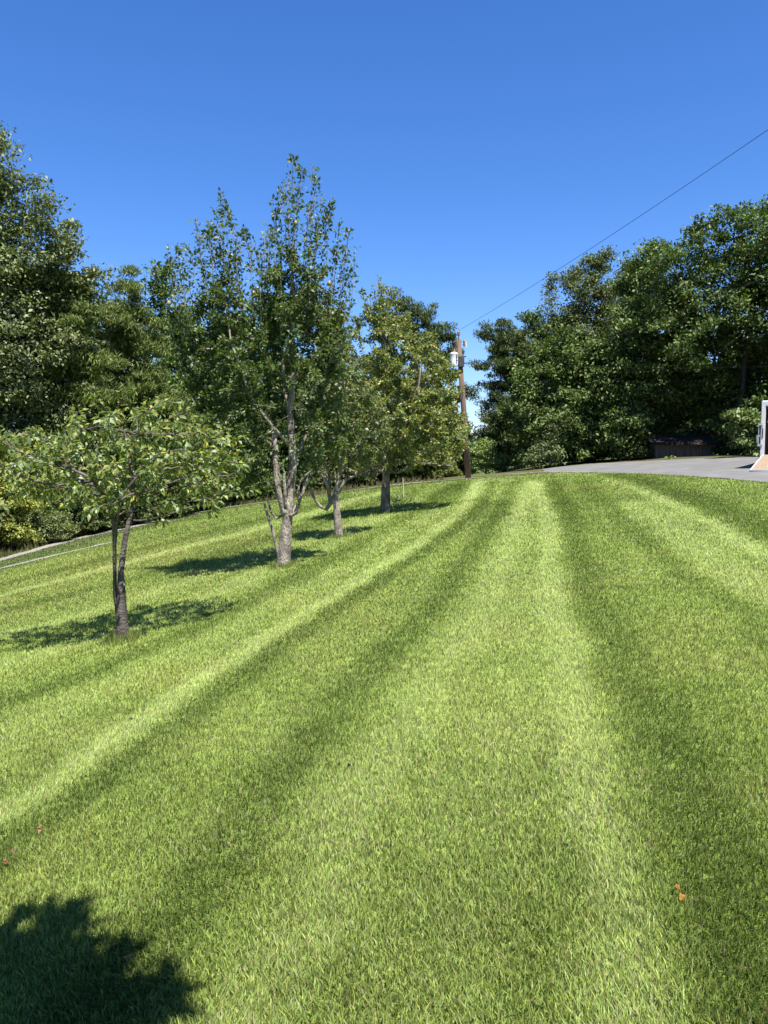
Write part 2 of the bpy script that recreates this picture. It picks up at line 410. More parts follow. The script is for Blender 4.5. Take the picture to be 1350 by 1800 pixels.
# ------------------------------------------------------------------ trees: skeleton by space colonisation, leaves on the twigs
class Skel:
    def __init__(s): s.p = []; s.par = []; s.r0 = []
    def line(s, pts, parent=-1, step=.12, r=None):
        """adds a traced limb; returns indices"""
        pts = np.array(pts, float); q = resample(pts, step) if len(pts) > 1 else pts
        ids = []
        for i, a in enumerate(q):
            if i == 0 and parent >= 0: ids.append(parent); continue
            s.p.append(a); s.par.append(parent if not ids else ids[-1]); ids.append(len(s.p)-1)
            if r is not None:
                f = (i/max(1, len(q)-1))**(.55 if len(q) > 20 else 1); s.r0.append(r[0]*(1-f)+r[1]*f)
            else: s.r0.append(0)
        return ids
    def near(s, pt):
        a = np.array(s.p); return int(np.argmin(np.linalg.norm(a-np.array(pt), axis=1)))
    def grow(s, attr, step, infl, kill, iters=90, seed=0, bias=(0, 0, .0), only=None, jit=.15):
        r = np.random.default_rng(seed)
        A = np.array(attr, float)
        Pn = np.array(s.p)
        D2 = ((A[:, None]-Pn[None])**2).sum(2)
        if only is not None:
            mask = np.zeros(len(Pn), bool); mask[only] = True; D2[:, ~mask] = 1e9
        nd = D2.min(1); ni = D2.argmin(1)
        live = np.ones(len(A), bool)
        nodes = list(Pn); par = s.par
        for it in range(iters):
            m = live & (nd < infl*infl)
            if not m.any():
                if not live.any(): break
                k = np.where(live, nd, 1e18).argmin(); m = np.zeros(len(A), bool); m[k] = True
            ids = ni[m]; vec = A[m]-np.array(nodes)[ids]; vec /= np.linalg.norm(vec, axis=1)[:, None]+1e-9
            uq, inv = np.unique(ids, return_inverse=True)
            sm = np.zeros((len(uq), 3)); np.add.at(sm, inv, vec)
            sm += np.array(bias)+r.normal(0, jit, sm.shape)
            sm /= np.linalg.norm(sm, axis=1)[:, None]+1e-9
            newp = np.array(nodes)[uq]+sm*step
            base = len(nodes)
            for a, q in zip(newp, uq): nodes.append(a); par.append(int(q)); s.r0.append(0)
            d2 = ((A[:, None]-newp[None])**2).sum(2)
            b = d2.min(1); bi = d2.argmin(1)
            up = b < nd; nd = np.where(up, b, nd); ni = np.where(up, bi+base, ni)
            live &= nd > kill*kill
            if len(nodes) > 9000: break
        s.p = nodes
    def finish(s, rtip, expo=2.3, rmax=9):
        P_ = np.array(s.p); par = np.array(s.par); n = len(P_)
        # children after parents (always true here); accumulate pipe model
        acc = np.zeros(n); nch = np.zeros(n, int)
        for i in range(n-1, -1, -1):
            if nch[i] == 0: acc[i] += rtip**expo
            if par[i] >= 0: acc[par[i]] += acc[i]; nch[par[i]] += 1
        R = np.minimum(acc**(1/expo), rmax)
        r0 = np.array(s.r0); R = np.where(r0 > 0, r0, R)
        main = np.full(n, -1)
        for i in range(n):
            q = par[i]
            if q >= 0 and (main[q] < 0 or R[i] > R[main[q]]): main[q] = i
        for i in range(n):
            q = par[i]
            if q >= 0 and r0[i] == 0: R[i] = min(R[i], R[q])
        s.P, s.PAR, s.R, s.nch, s.main = P_, par, R, nch, main
        dirs = np.zeros((n, 3)); k = par >= 0
        dirs[k] = P_[k]-P_[par[k]]; dirs /= np.linalg.norm(dirs, axis=1)[:, None]+1e-9
        for i in np.where(~k)[0]: dirs[i] = (0, 0, 1)
        s.dirs = dirs
def flare(sk, base, h, k):
    hh = sk.P[:, 2]-base[2]; m = hh < h
    sk.R = np.where(m, sk.R*(1+k*np.clip(1-hh/h, 0, 1.2)**2), sk.R)
def frames(d):
    ref = np.where(np.abs(d[:, 2:3]) > .9, np.array([[1., 0, 0]]), np.array([[0., 0, 1]]))
    a = np.cross(d, ref); a /= np.linalg.norm(a, axis=1)[:, None]+1e-9
    return a, np.cross(d, a)
def tubes(sk, sides=6, rcut=0, flare=None):
    i = np.where((sk.PAR >= 0) & (sk.R > rcut))[0]; q = sk.PAR[i]
    ra = np.where(sk.main[q] == i, sk.R[q], sk.R[i]); rb = sk.R[i]
    da = np.where((sk.main[q] == i)[:, None] & (sk.PAR[q] >= 0)[:, None], sk.dirs[q], sk.dirs[i]); db = sk.dirs[i]
    V = np.zeros((len(i), 2*sides, 3))
    # use a stable reference for both rings
    for j, (c, d, r) in enumerate(((sk.P[q], da, ra), (sk.P[i], db, rb))):
        a, b = frames(d)
        if j == 1:
            # keep orientation continuous with the first ring
            pass
        for k in range(sides):
            w = 2*PI*k/sides
            V[:, j*sides+k] = c+(a*math.cos(w)+b*math.sin(w))*r[:, None]
    base = (np.arange(len(i))*2*sides)[:, None]
    Fs = [np.concatenate([base+k, base+(k+1) % sides, base+sides+(k+1) % sides, base+sides+k], 1) for k in range(sides)]
    return V.reshape(-1, 3), np.concatenate(Fs)
def unit(v): return v/(np.linalg.norm(v, axis=1)[:, None]+1e-9)
def leaf_mesh(pos, axis, nrm, L, Wd, col, fold=.25, curl=.15):
    """pointed folded leaves: two triangles-pairs sharing the midrib; pos = stalk end"""
    N = len(pos); axis = unit(axis); side = unit(np.cross(nrm, axis)); up = np.cross(axis, side)
    L = L[:, None]; Wd = Wd[:, None]
    V = np.zeros((N, 6, 3))
    V[:, 0] = pos
    V[:, 1] = pos+axis*L*.45+side*Wd*.5+up*Wd*fold
    V[:, 2] = pos+axis*L*.55+up*L*.02
    V[:, 3] = pos+axis*L*.45-side*Wd*.5+up*Wd*fold
    V[:, 4] = pos+axis*L*.98-up*L*curl
    i = np.arange(N)*5
    V = V[:, :5]
    F = np.concatenate([np.stack([i, i+1, i+2], 1), np.stack([i, i+2, i+3], 1), np.stack([i+1, i+4, i+2], 1), np.stack([i+2, i+4, i+3], 1)])
    return V.reshape(-1, 3), F, np.repeat(col, 5, axis=0)
def leaf_card(pos, axis, nrm, L, Wd, col, fold=.2):
    """cheaper leaf spray for far crowns: folded kite"""
    N = len(pos); axis = unit(axis); side = unit(np.cross(nrm, axis)); up = np.cross(axis, side)
    L = L[:, None]; Wd = Wd[:, None]
    V = np.zeros((N, 4, 3)); V[:, 0] = pos-axis*L*.5; V[:, 1] = pos+side*Wd*.5+up*Wd*fold; V[:, 2] = pos+axis*L*.5; V[:, 3] = pos-side*Wd*.5+up*Wd*fold
    i = np.arange(N)*4
    F = np.concatenate([np.stack([i, i+1, i+2], 1), np.stack([i, i+2, i+3], 1)])
    return V.reshape(-1, 3), F, np.repeat(col, 4, axis=0)
def rand_dirs(r, n):
    v = r.normal(size=(n, 3)); return unit(v)
def vary(r, base, n, dv=.25, alts=()):
    c = np.ones((n, 3))*np.array(base)
    c *= r.uniform(1-dv, 1+dv, n)[:, None]
    c[:, 0] *= r.uniform(.85, 1.2, n)
    for a, pr in alts:
        k = r.random(n) < pr; c[k] = np.array(a)*r.uniform(.75, 1.2, k.sum())[:, None]
    return c
def in_spheres(r, sph, n, shell=0.0):
    """points in a union of ellipsoids (cx,cy,cz,rx,ry,rz)"""
    sph = np.array(sph); vol = sph[:, 3]*sph[:, 4]*sph[:, 5]; w = vol/vol.sum()
    k = r.choice(len(sph), n, p=w); u = rand_dirs(r, n)*(r.uniform(shell**3, 1, n)**(1/3))[:, None]
    return sph[k, :3]+u*sph[k, 3:6]

CNT = [0]
# ---- generic background tree, crown given as lobes (u, v, radius in photo pixels, depth offset m) turned into real spheres at distance d
def bg_tree(name, label, cat, d, base_u, lobes, kind='broad', colr=(.06, .10, .03), alts=(), leaf=.22, dens=1.0, seed=1, group=None, trunk_r=.22, grow_step=.55, base=None, clump=1.0, visible_trunk=True, flat=.8, skirt=True):
    r = np.random.default_rng(seed)
    if base is None:
        x = ray(base_u, 800)[0]*d; base = np.array([x, d, float(terr(x, d))])
    sph = []
    for lb in lobes:
        u, v, rp = lb[:3]; off = lb[3] if len(lb) > 3 else r.uniform(-.25, .35)*rp*d/1350*1.5
        c = P(u, v, d+off); R_ = rp*(d+off)/1350
        sph.append((c[0], c[1], c[2], R_, R_*1.15, R_*.95))
    if skirt:
        lowi = np.argsort([q[2]-q[5] for q in sph])[:3]
        for li in lowi:
            q = sph[li]; zb = float(terr(q[0], q[1])); zz = q[2]-q[5]*.6; rr_ = max(q[3]*.9, .5)
            while zz > zb+rr_*.3:
                sph.append((q[0]+r.normal(0, rr_*.5), q[1]-r.uniform(0, .5)*rr_, zz, rr_, rr_, rr_*.8)); zz -= rr_*.9
    sph = np.array(sph)
    vol = (sph[:, 3]*sph[:, 4]*sph[:, 5]).sum()*4.19
    nA = int(np.clip(vol*1.3*clump, 80, 760))
    A = in_spheres(r, sph, nA, .35)
    A = A[A[:, 2] > terr(A[:, 0], A[:, 1])+.2]
    root = empty(name, base, label, cat, group)
    top = sph[:, 2].max(); cen = sph[:, :3].mean(0)
    sk = Skel()
    h = top-base[2]
    zc = base[2]+h*(.55 if kind == 'broad' else .9)
    low = min(sph[:, 2].min(), base[2]+h*.4)
    lean = np.array([cen[0], cen[1], zc])
    pts = [base-[0, 0, .3], base+[r.normal(0, .1), r.normal(0, .1), h*.12], base+(lean-base)*.5+[r.normal(0, .25), r.normal(0, .2), 0], lean]
    sk.line(pts, step=grow_step)
    sk.grow(A, grow_step, 6.0, grow_step*1.3, 60, seed, (0, 0, .12) if kind == 'broad' else (0, 0, -.02))
    sk.finish(.02, 2.2, trunk_r*1.3)
    V, F = tubes(sk, 5, 0.0)
    npmesh('trunk', V, F, M_bark_dark, root)
    # leaves around the outer nodes
    tips = np.where(sk.R < .055)[0]
    if len(tips) < 20: tips = np.arange(len(sk.P))
    cp = np.concatenate([sk.P[tips], A]); dcp = np.concatenate([sk.dirs[tips], unit(A-cen+[0, 0, .5])])
    area = (sph[:, 3]*sph[:, 4]).sum()*4*3.14*.55
    NL = int(area/(leaf*leaf*.42)*3.0*dens)
    NL = min(NL, 85000); CNT[0] += NL
    # clusters: each outer node is a spray of leaves
    k = r.integers(0, len(cp), NL)
    cs = (.82 if kind == 'broad' else .62)*(1 if grow_step > .4 else grow_step*1.6)
    off = rand_dirs(r, NL)*(r.uniform(.05, 1, NL)**.6)[:, None]*cs*r.uniform(.6, 1.3, len(cp))[k][:, None]*np.array([1, 1, flat*.65])
    pos = cp[k]+off
    ctone = r.uniform(.78, 1.22, len(cp))[k]
    outw = unit(pos-cen)
    if kind == 'pine':
        dr = unit(dcp[k]*.7+rand_dirs(r, NL)*.9+[0, 0, .35])
        Lf = np.full(NL, leaf)*r.uniform(.7, 1.3, NL)*1.25; Wf = Lf*.20
        nr = rand_dirs(r, NL)+[0, 0, .4]
    else:
        dr = unit(outw*.4+rand_dirs(r, NL)*.9+[0, 0, -.25])
        Lf = np.full(NL, leaf)*r.uniform(.55, 1.35, NL); Wf = Lf*r.uniform(.45, .65, NL)
        nr = unit(rand_dirs(r, NL)*.75+outw*.35+[0, 0, .75])
    c = vary(r, colr, NL, .40, alts)*ctone[:, None]*(np.array([1.20, 1.22, .98]) if group == 'trees beyond the gravel lane' else np.array([1.20, 1.14, .93]))
    V, F, cc = leaf_card(pos, dr, nr, Lf, Wf, c)
    npmesh('crown', V, F, M_needle if kind == 'pine' else M_leaf_far, root, col=cc)
    return root

DG = (.050, .085, .022); MG = (.062, .100, .028); GG = (.075, .100, .042); YG = (.105, .145, .032); PN = (.072, .098, .026); BG = (.05, .085, .035)
GR_R = 'trees behind the driveway'; GR_L = 'trees beyond the gravel lane'
# right-hand wood, front to back
bg_tree('oak_tree', 'tallest broad green tree behind the white trailer at the right edge', 'tree', 46, 1290,
  [(1290,425,72),(1232,425,52),(1345,425,75),(1200,398,30),(1185,480,58),(1260,520,88),(1350,560,100),(1195,590,75),(1290,630,80),(1340,660,70),(1400,500,100),(1420,640,90)],
  colr=DG, alts=(((.10,.14,.04),.15),), seed=11, group=GR_R, trunk_r=.32)
bg_tree('oak_tree', 'tall broad tree left of the tallest one, its top below and left of it', 'tree', 49, 1150,
  [(1145,468,42),(1115,495,38),(1160,540,62),(1110,590,66),(1180,620,60),(1075,640,55),(1150,690,62),(1090,710,52)],
  colr=MG, alts=(((.11,.15,.05),.15),), seed=12, group=GR_R, trunk_r=.3)
bg_tree('poplar_tree', 'tall thin grey green tree with sky showing through its top', 'tree', 60, 1040,
  [(1035,470,30),(1060,462,26),(1000,500,32),(1035,525,44),(985,555,30),(1075,505,26),(1015,590,50),(1065,570,36),(970,600,24)],
  colr=GG, alts=(((.10,.12,.07),.2),), seed=13, group=GR_R, dens=.72, leaf=.20, clump=.8)
bg_tree('poplar_tree', 'pale loose tree top showing between two darker crowns on the right', 'tree', 64, 1108,
  [(1105,475,24),(1100,520,34),(1120,560,34),(1095,600,40)], colr=(.085,.12,.05), seed=14, group=GR_R, dens=.75, leaf=.2)
bg_tree('maple_tree', 'middle sized dense tree at the left end of the driveway wood', 'tree', 50, 985,
  [(985,640,52),(950,670,50),(1030,640,48),(1030,700,58),(925,730,46),(985,740,58),(1045,760,50),(940,790,42),(1000,600,34)],
  colr=MG, alts=(((.11,.15,.045),.12),), seed=15, group=GR_R)
bg_tree('pine_tree', 'round topped dark pine beside the sky gap, right of the utility pole', 'tree', 57, 885,
  [(882,588,28),(858,582,18),(905,600,28),(885,640,38),(868,690,30),(890,730,40),(900,780,40),(846,600,12),(845,642,14)],
  kind='pine', colr=(.05,.075,.025), seed=16, group=GR_R, dens=1.5)
bg_tree('poplar_tree', 'slim light green tree just right of the round topped dark pine', 'tree', 59, 940,
  [(935,562,18),(925,600,30),(955,590,24),(965,640,34),(915,650,32),(985,580,22)], colr=(.075,.115,.045), seed=17, group=GR_R, dens=1.0, leaf=.2)
bg_tree('maple_tree', 'dark low branched tree overhanging the weathered shed', 'tree', 50, 1120,
  [(1105,745,45),(1150,735,42),(1205,715,45),(1250,700,50),(1060,770,36),(1290,690,50)], colr=DG, alts=(((.12,.15,.07),.15),), seed=18, group=GR_R, dens=1.15)
bg_tree('sapling_tree', 'sunlit young tree with a low spreading bough beside the white trailer', 'tree', 37, 1345,
  [(1292,738,20),(1318,748,22),(1308,772,16),(1340,735,26),(1370,760,40)], colr=(.09,.13,.045), seed=19, group=GR_R, grow_step=.35, leaf=.19)
bg_tree('maple_tree', 'dark tree filling the wood between shed and trailer', 'tree', 54, 1280,
  [(1290,760,50),(1350,740,55),(1220,770,36),(1340,800,36),(1410,740,70)], colr=(.035,.06,.018), seed=20, group=GR_R)
for i, (u, v, rr, d, lab) in enumerate(((950, 770, 55, 66, 'dark tree deep in the wood, lowest one at its left end'), (1060, 700, 85, 68, 'dark tree deep in the wood, behind the middle of it'),
     (1180, 690, 85, 70, 'dark tree deep in the wood, behind the shed'), (1320, 690, 95, 66, 'dark tree deep in the wood, behind the trailer'))):
    bg_tree('oak_tree', lab, 'tree', d, u, [(u, v, rr), (u-rr*.6, v+rr*.5, rr*.7), (u+rr*.6, v+rr*.5, rr*.7), (u, v+rr, rr*.7), (u, v-rr*.6, rr*.7)], colr=(.035,.055,.018), seed=30+i, group=GR_R, leaf=.34, dens=.8)
bg_tree('oak_tree', 'big tree standing off to the right past the trailer', 'tree', 40, 1560,
  [(1560,480,150),(1480,600,110),(1620,640,130),(1520,700,100)], colr=DG, seed=37, group=GR_R, leaf=.3)

# shrubs along the wood on the right
GS = 'shrubs at the foot of the woods'
def shrub(label, d, u, lobes, colr, seed, leaf=.12, dens=1.0, kind='broad', alts=()):
    return bg_tree('shrub', label, 'shrub', d, u, lobes, kind, colr, alts, leaf, dens, seed, GS, .05, .3, clump=2.5)
shrub('rounded green shrub just right of the utility pole foot', 53, 855, [(850,788,20),(840,806,20),(868,804,20),(852,825,24),(874,824,11),(832,826,12)], (.13,.19,.06), 41, .14)
shrub('vine covered bush with pale leaves left of the driveway end', 47, 945, [(948,800,16),(960,780,14),(972,757,13),(935,818,12),(975,800,14)], (.09,.125,.06), 42, .15)
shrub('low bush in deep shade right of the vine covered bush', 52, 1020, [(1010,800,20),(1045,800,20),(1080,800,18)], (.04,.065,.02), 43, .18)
shrub('small bright weed bush at the foot of the shed wall', 43.5, 1178, [(1174,806,5),(1183,807,5)], (.10,.16,.05), 44, .10)
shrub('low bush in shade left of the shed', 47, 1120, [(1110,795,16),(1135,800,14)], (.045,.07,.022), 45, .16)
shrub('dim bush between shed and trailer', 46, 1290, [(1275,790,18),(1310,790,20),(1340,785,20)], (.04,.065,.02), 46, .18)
for i, (u, v, rr, col_, lab) in enumerate(((735, 838, 16, (.06,.09,.03), 'dull green bush at the far lawn edge behind the spreading tree'),
      (765, 828, 18, (.09,.12,.035), 'yellowish bush at the lawn edge, second to the left of the pole foot'), (792, 832, 14, (.11,.13,.04), 'pale low bush at the lawn edge nearest the left of the pole foot'))):
    shrub(lab, 57, u, [(u, v, rr), (u-rr*.7, v+6, rr*.7), (u+rr*.7, v+6, rr*.7)], col_, 50+i, .15)

# left-hand wood
bg_tree('oak_tree', 'huge grey green oak reaching highest at the left edge of the view', 'tree', 31, -40,
  [(5,258,34),(-30,300,60),(38,300,26),(60,345,34),(85,365,22),(10,380,60),(-50,430,80),(60,430,52),(15,500,70),(-40,560,80),(-90,350,70)],
  colr=(.085,.105,.050), alts=(((.16,.18,.11),.25),), seed=61, group=GR_L, leaf=.17, dens=.95, trunk_r=.4, clump=1.2)
bg_tree('oak_tree', 'grey green oak bough top reaching right of the huge oak', 'tree', 33, 95,
  [(125,390,18),(112,420,28),(150,400,20),(180,425,20),(196,450,14),(150,450,34),(100,470,42),(185,480,18),(130,520,44),(70,520,44)],
  colr=(.085,.105,.048), alts=(((.16,.18,.11),.25),), seed=62, group=GR_L, leaf=.17, dens=.95)
bg_tree('pine_tree', 'dense yellow green pine below the oak boughs, left one of the pair', 'tree', 33, 130,
  [(115,520,34),(85,560,32),(140,560,38),(100,610,46),(160,615,40),(65,640,26),(120,670,48),(170,680,38),(110,720,40)],
  kind='pine', colr=PN, seed=63, group=GR_L, dens=1.7, leaf=.2)
bg_tree('pine_tree', 'dense yellow green pine right of its twin, under the open sky', 'tree', 37, 235,
  [(222,500,28),(200,535,30),(245,535,32),(220,590,46),(215,545,40),(180,560,36),(265,600,38),(190,620,40),(240,660,50),(215,710,44),(275,680,40)],
  kind='pine', colr=(.076,.100,.028), seed=64, group=GR_L, dens=1.7, leaf=.2)
bg_tree('oak_tree', 'mid green tree with a ragged top between the pines and the pear tree', 'tree', 43, 320,
  [(284,492,20),(270,520,26),(305,530,30),(325,570,40),(290,600,48),(350,620,52),(310,680,60),(370,700,56),(300,760,56)],
  colr=MG, seed=65, group=GR_L, leaf=.2)
bg_tree('oak_tree', 'dark tree standing behind the pear tree trunk', 'tree', 46, 440,
  [(430,600,60),(480,560,50),(400,680,66),(470,680,70),(430,760,70),(500,760,60)], colr=DG, seed=66, group=GR_L, leaf=.24)
bg_tree('maple_tree', 'brownish green tree showing right of the pear tree top', 'tree', 50, 570,
  [(560,530,36),(535,560,34),(590,560,30),(602,522,13),(598,500,10),(575,610,52),(540,680,60),(610,690,56),(570,760,56)],
  colr=(.085,.095,.04), seed=67, group=GR_L, leaf=.2)
bg_tree('pine_tree', 'tall dark green pine with billowing top behind the spreading tree', 'tree', 58, 700,
  [(705,522,20),(690,545,28),(722,545,22),(745,530,12),(755,548,16),(735,580,32),(765,568,11),(700,600,44),(750,620,34),(690,670,50),(745,690,44),(700,750,50),(760,760,40)],
  kind='pine', colr=(.055,.08,.024), seed=68, group=GR_L, dens=1.7, leaf=.24)
bg_tree('pine_tree', 'dark pine just left of the utility pole top', 'tree', 61, 785,
  [(785,578,14),(775,595,18),(797,600,14),(790,630,20),(775,640,18),(800,660,20),(806,690,20),(825,690,14),(840,680,10),(790,700,22),(800,740,20),(790,780,24),(805,800,20)],
  kind='pine', colr=(.05,.078,.024), seed=69, group=GR_L, dens=1.5, leaf=.24)
bg_tree('maple_tree', 'dark tree low behind the third small tree on the left', 'tree', 55, 620,
  [(600,770,50),(660,770,50),(560,800,40),(640,810,36),(720,790,44),(690,820,26)], colr=(.045,.07,.022), seed=70, group=GR_L, leaf=.26)
bg_tree('oak_tree', 'dark tree in the wood behind the front cherry tree crown', 'tree', 40, 60,
  [(40,730,46),(100,770,50),(0,790,40),(170,780,50),(230,790,50),(140,830,40)], colr=(.04,.06,.02), seed=71, group=GR_L, leaf=.22)
bg_tree('oak_tree', 'bare lower boughed dark tree at the left edge under the huge oak', 'tree', 38, -20,
  [(-20,620,50),(20,590,34),(-40,700,60),(-60,540,60)], colr=(.045,.06,.025), seed=72, group=GR_L, leaf=.2, dens=.5)
for i, (u, v, rr, d, lab) in enumerate(((185, 640, 90, 50, 'dark tree deep in the left wood behind the pines'), (360, 760, 80, 54, 'dark tree deep in the left wood behind the pear tree'),
                                   (520, 730, 85, 60, 'dark tree deep in the left wood behind the small white barked tree'))):
    bg_tree('oak_tree', lab, 'tree', d, u, [(u, v, rr), (u-rr*.6, v+rr*.5, rr*.7), (u+rr*.6, v+rr*.5, rr*.7), (u, v-rr*.6, rr*.7)], colr=(.035,.055,.018), seed=80+i, group=GR_L, leaf=.32, dens=.8)
bg_tree('oak_tree', 'big tree of the left wood standing outside the left edge', 'tree', 26, -230,
  [(-260,420,160),(-180,560,90),(-320,640,140),(-200,700,90)], colr=(.07,.09,.04), seed=84, group=GR_L, leaf=.26)
# far wood in the gap, blue of the haze put into the leaf colour
for i, (u, v, rr, lab) in enumerate(((815, 790, 26, 'distant tree tinted hazy blue green in the sky gap, left one'), (838, 778, 20, 'distant tree tinted hazy blue green in the sky gap, right one'), (870, 790, 30, 'distant tree beyond the round shrub'))):
    bg_tree('distant_tree', lab, 'tree', 120, u, [(u, v, rr), (u-rr*.6, v+rr*.6, rr*.8), (u+rr*.6, v+rr*.6, rr*.8), (u, v+rr*1.4, rr)], colr=(.06,.10,.055), seed=90+i, group='distant trees in the gap', leaf=.6)

# left shrubs beyond the lane
shrub('yellow green bush at the left edge beyond the gravel lane', 28.5, 15, [(-10,830,40),(15,870,34),(-15,910,40),(20,925,28),(40,900,24),(8,780,26)], (.16,.20,.045), 101, .12, alts=(((.26,.25,.05),.15),))
shrub('rounded grey green bush right of the yellow green bush', 30, 88, [(88,905,24),(80,925,18),(98,922,16)], (.10,.13,.05), 102, .09, 1.4)
shrub('leafy bush rising behind the left edge of the cherry crown', 31, 60, [(55,780,34),(75,830,34),(50,850,30),(100,860,26)], (.14,.18,.05), 103, .13)
def edge_bush(label, u, d, hgt, colr, seed, wide=1.0):
    x = ray(u, 800)[0]*d; zb = float(terr(x, d)); rr = hgt*.42*1350/d
    vb = 900-1350*math.tan(math.atan2(zb-EYE, d)+PITCH)
    shrub(label, d, u, [(u, vb-rr*1.3, rr), (u-rr*.8*wide, vb-rr*.6, rr*.8), (u+rr*.8*wide, vb-rr*.7, rr*.8), (u+4, vb-rr*2.0, rr*.8), (u, vb-rr*.4, rr*.7)], colr, seed, .17)
EB = (.050, .070, .024)
for i, (u, d, h_, lb, cl) in enumerate((
    (-60, 29, 2.6, 'dark bush outside the left edge, behind the yellow green bush', EB), (120, 31.5, 2.4, 'dark bush behind the rounded grey green bush', EB),
    (165, 33, 2.3, 'dark bush seen between cherry trunk and rounded grey green bush', EB), (215, 35, 2.6, 'dark bush straight behind the cherry trunks', EB),
    (262, 37, 2.4, 'dark bush just right of the cherry trunks, beyond the lane', EB), (310, 39, 2.5, 'dark bush under the right half of the cherry crown, beyond the lane', EB),
    (352, 41, 2.7, 'dark bush below the right edge of the cherry crown', EB), (395, 43.5, 2.5, 'dark bush in the gap between cherry crown and pear trunk', EB),
    (440, 45, 2.7, 'dark bush just left of the pear trunk, beyond the lane', EB), (485, 48, 2.6, 'dark bush right behind the pear trunk', EB),
    (530, 50, 2.7, 'dark bush between pear trunk and white barked trunk', EB), (575, 52, 2.6, 'dark bush behind the white barked trunk', EB),
    (620, 54, 2.7, 'dark bush just right of the white barked trunk', (.06, .08, .03)), (660, 56, 2.6, 'dark bush behind the thick dark trunk', EB),
    (700, 58, 2.6, 'dark bush just right of the thick dark trunk', (.055, .075, .028)), (785, 62, 2.6, 'dark bush left of the pole foot, behind the pale low bush', EB))):
    edge_bush(lb, u, d, h_, cl, 110+i)

# weeds on the bank beyond the lane
def weeds(name, label, n, lo, hi, seed, hgt, colr, smin=0, smax=60):
    r = np.random.default_rng(seed)
    L = resample(ext(LANE, 14, 10), .3); k = r.integers(0, len(L), n)
    d = np.gradient(L[:, :2], axis=0); d = unit(np.c_[d, d[:, 0]*0])[:, :2]; nr = np.stack([-d[:, 1], d[:, 0]], 1)
    if lawn_side(np.array([L[50, 0]+nr[50, 0]]), np.array([L[50, 1]+nr[50, 1]]))[0] > 0: nr = -nr
    q = L[k, :2]+nr[k]*r.uniform(lo, hi, n)[:, None]
    x, y = q[:, 0], q[:, 1]; z = terr(x, y)
    h = hgt*r.uniform(.3, 1.2, n)*np.clip((.4+vnoise(x, y, .9, seed)*1.6), .15, 1.3)
    a = r.uniform(0, 2*PI, n); w = .012; l_ = r.uniform(.1, .5, n)*h
    V = np.zeros((n, 3, 3)); V[:, 0] = np.stack([x-w*np.cos(a), y-w*np.sin(a), z-.01], 1); V[:, 1] = np.stack([x+w*np.cos(a), y+w*np.sin(a), z-.01], 1)
    b_ = r.uniform(0, 2*PI, n); V[:, 2] = np.stack([x+l_*np.cos(b_), y+l_*np.sin(b_), z+h], 1)
    c = vary(r, colr, n, .35, (((.26, .22, .12), .25), ((.16, .08, .05), .05)))
    i = np.arange(n)*3
    return tag(npmesh(name, V.reshape(-1, 3), np.stack([i, i+1, i+2], 1), M_blade, col=np.repeat(c, 3, 0)), label, 'weeds', kind='stuff')
weeds('weeds', 'tall dry weeds and rough grass on the bank beyond the gravel lane', 26000, .45, 3.2, 131, .42, (.11, .13, .04))
weeds('weeds', 'short grass growing between the ruts of the gravel lane', 14000, -.5, .5, 132, .05, (.10, .14, .04))

# ------------------------------------------------------------------ the four fruit trees in a row on the lawn
def twig_leaves(sk, r, n, rmax, L, W_, colr, alts, droop=.3, spread=.05, upn=.7, jitter=1.0, sel=None):
    k0 = np.where((sk.R <= rmax) & (sk.PAR >= 0))[0] if sel is None else sel
    k = k0[r.integers(0, len(k0), n)]
    f = r.random(n)[:, None]
    base = sk.P[k]*f+sk.P[sk.PAR[k]]*(1-f)
    d = sk.dirs[k]
    out = rand_dirs(r, n)
    ax = unit(d*.5+out*jitter+[0, 0, -droop])
    pos = base+ax*r.uniform(.2, 1, n)[:, None]*spread
    nr = unit(rand_dirs(r, n)*.6+[0, 0, upn])
    Ls = L*r.uniform(.6, 1.25, n); c = vary(r, colr, n, .25, alts)
    return leaf_mesh(pos, ax, nr, Ls, Ls*W_*r.uniform(.85, 1.15, n), c, .18, .16)
FR = 'small fruit trees in a row on the lawn'

# --- cherry (front left)
b1 = hit(215, 1127); d1 = b1[1]
def T(u, v, off=0): return P(u, v, d1+off)
root = empty('cherry_tree', b1, 'front low spreading cherry tree with twin thin trunks on the lawn', 'tree', FR)
sk = Skel()
m0 = sk.line([b1-[0, 0, .08], T(214, 1105), T(209, 1060), T(211, 1020), T(216, 970, .05), T(224, 925, .1), T(230, 902, .12), T(238, 870, .15), T(226, 820, .1), T(228, 760, .1)], step=.06, r=None)
ki = sk.near(T(211, 1075)); s2 = sk.line([sk.p[ki], T(203, 1060, .05), T(201, 1010, .1), T(200, 960, .1), T(202, 925, .05), T(196, 900, 0), T(182, 870, -.1), T(160, 840, -.3)], parent=ki, step=.06)
ki = sk.near(T(206, 1085)); s3 = sk.line([sk.p[ki], T(200, 1040, -.03), T(199, 990, -.05), T(204, 945, -.1), T(207, 910, -.2), T(210, 880, -.4)], parent=ki, step=.06)
starts = [i for i in range(len(sk.p)) if sk.p[i][2] > T(0, 915)[2]]
r = np.random.default_rng(201)
ppm = 1350/d1
cc_ = T(240, 805, .35)
sph = [(*T(240, 815, .35), 1.10, 1.15, .42), (*T(130, 820, .1), .75, .9, .40), (*T(355, 805, .5), .62, .8, .42), (*T(240, 745, .4), .75, .8, .28), (*T(60, 820, .2), .52, .65, .42), (*T(15, 790, .3), .35, .5, .3), (*T(180, 870, .1), .6, .8, .25), (*T(320, 870, .3), .6, .7, .22), (*T(290, 770, .5), .6, .7, .35), (*T(400, 840, .4), .30, .5, .28)]
stray = []
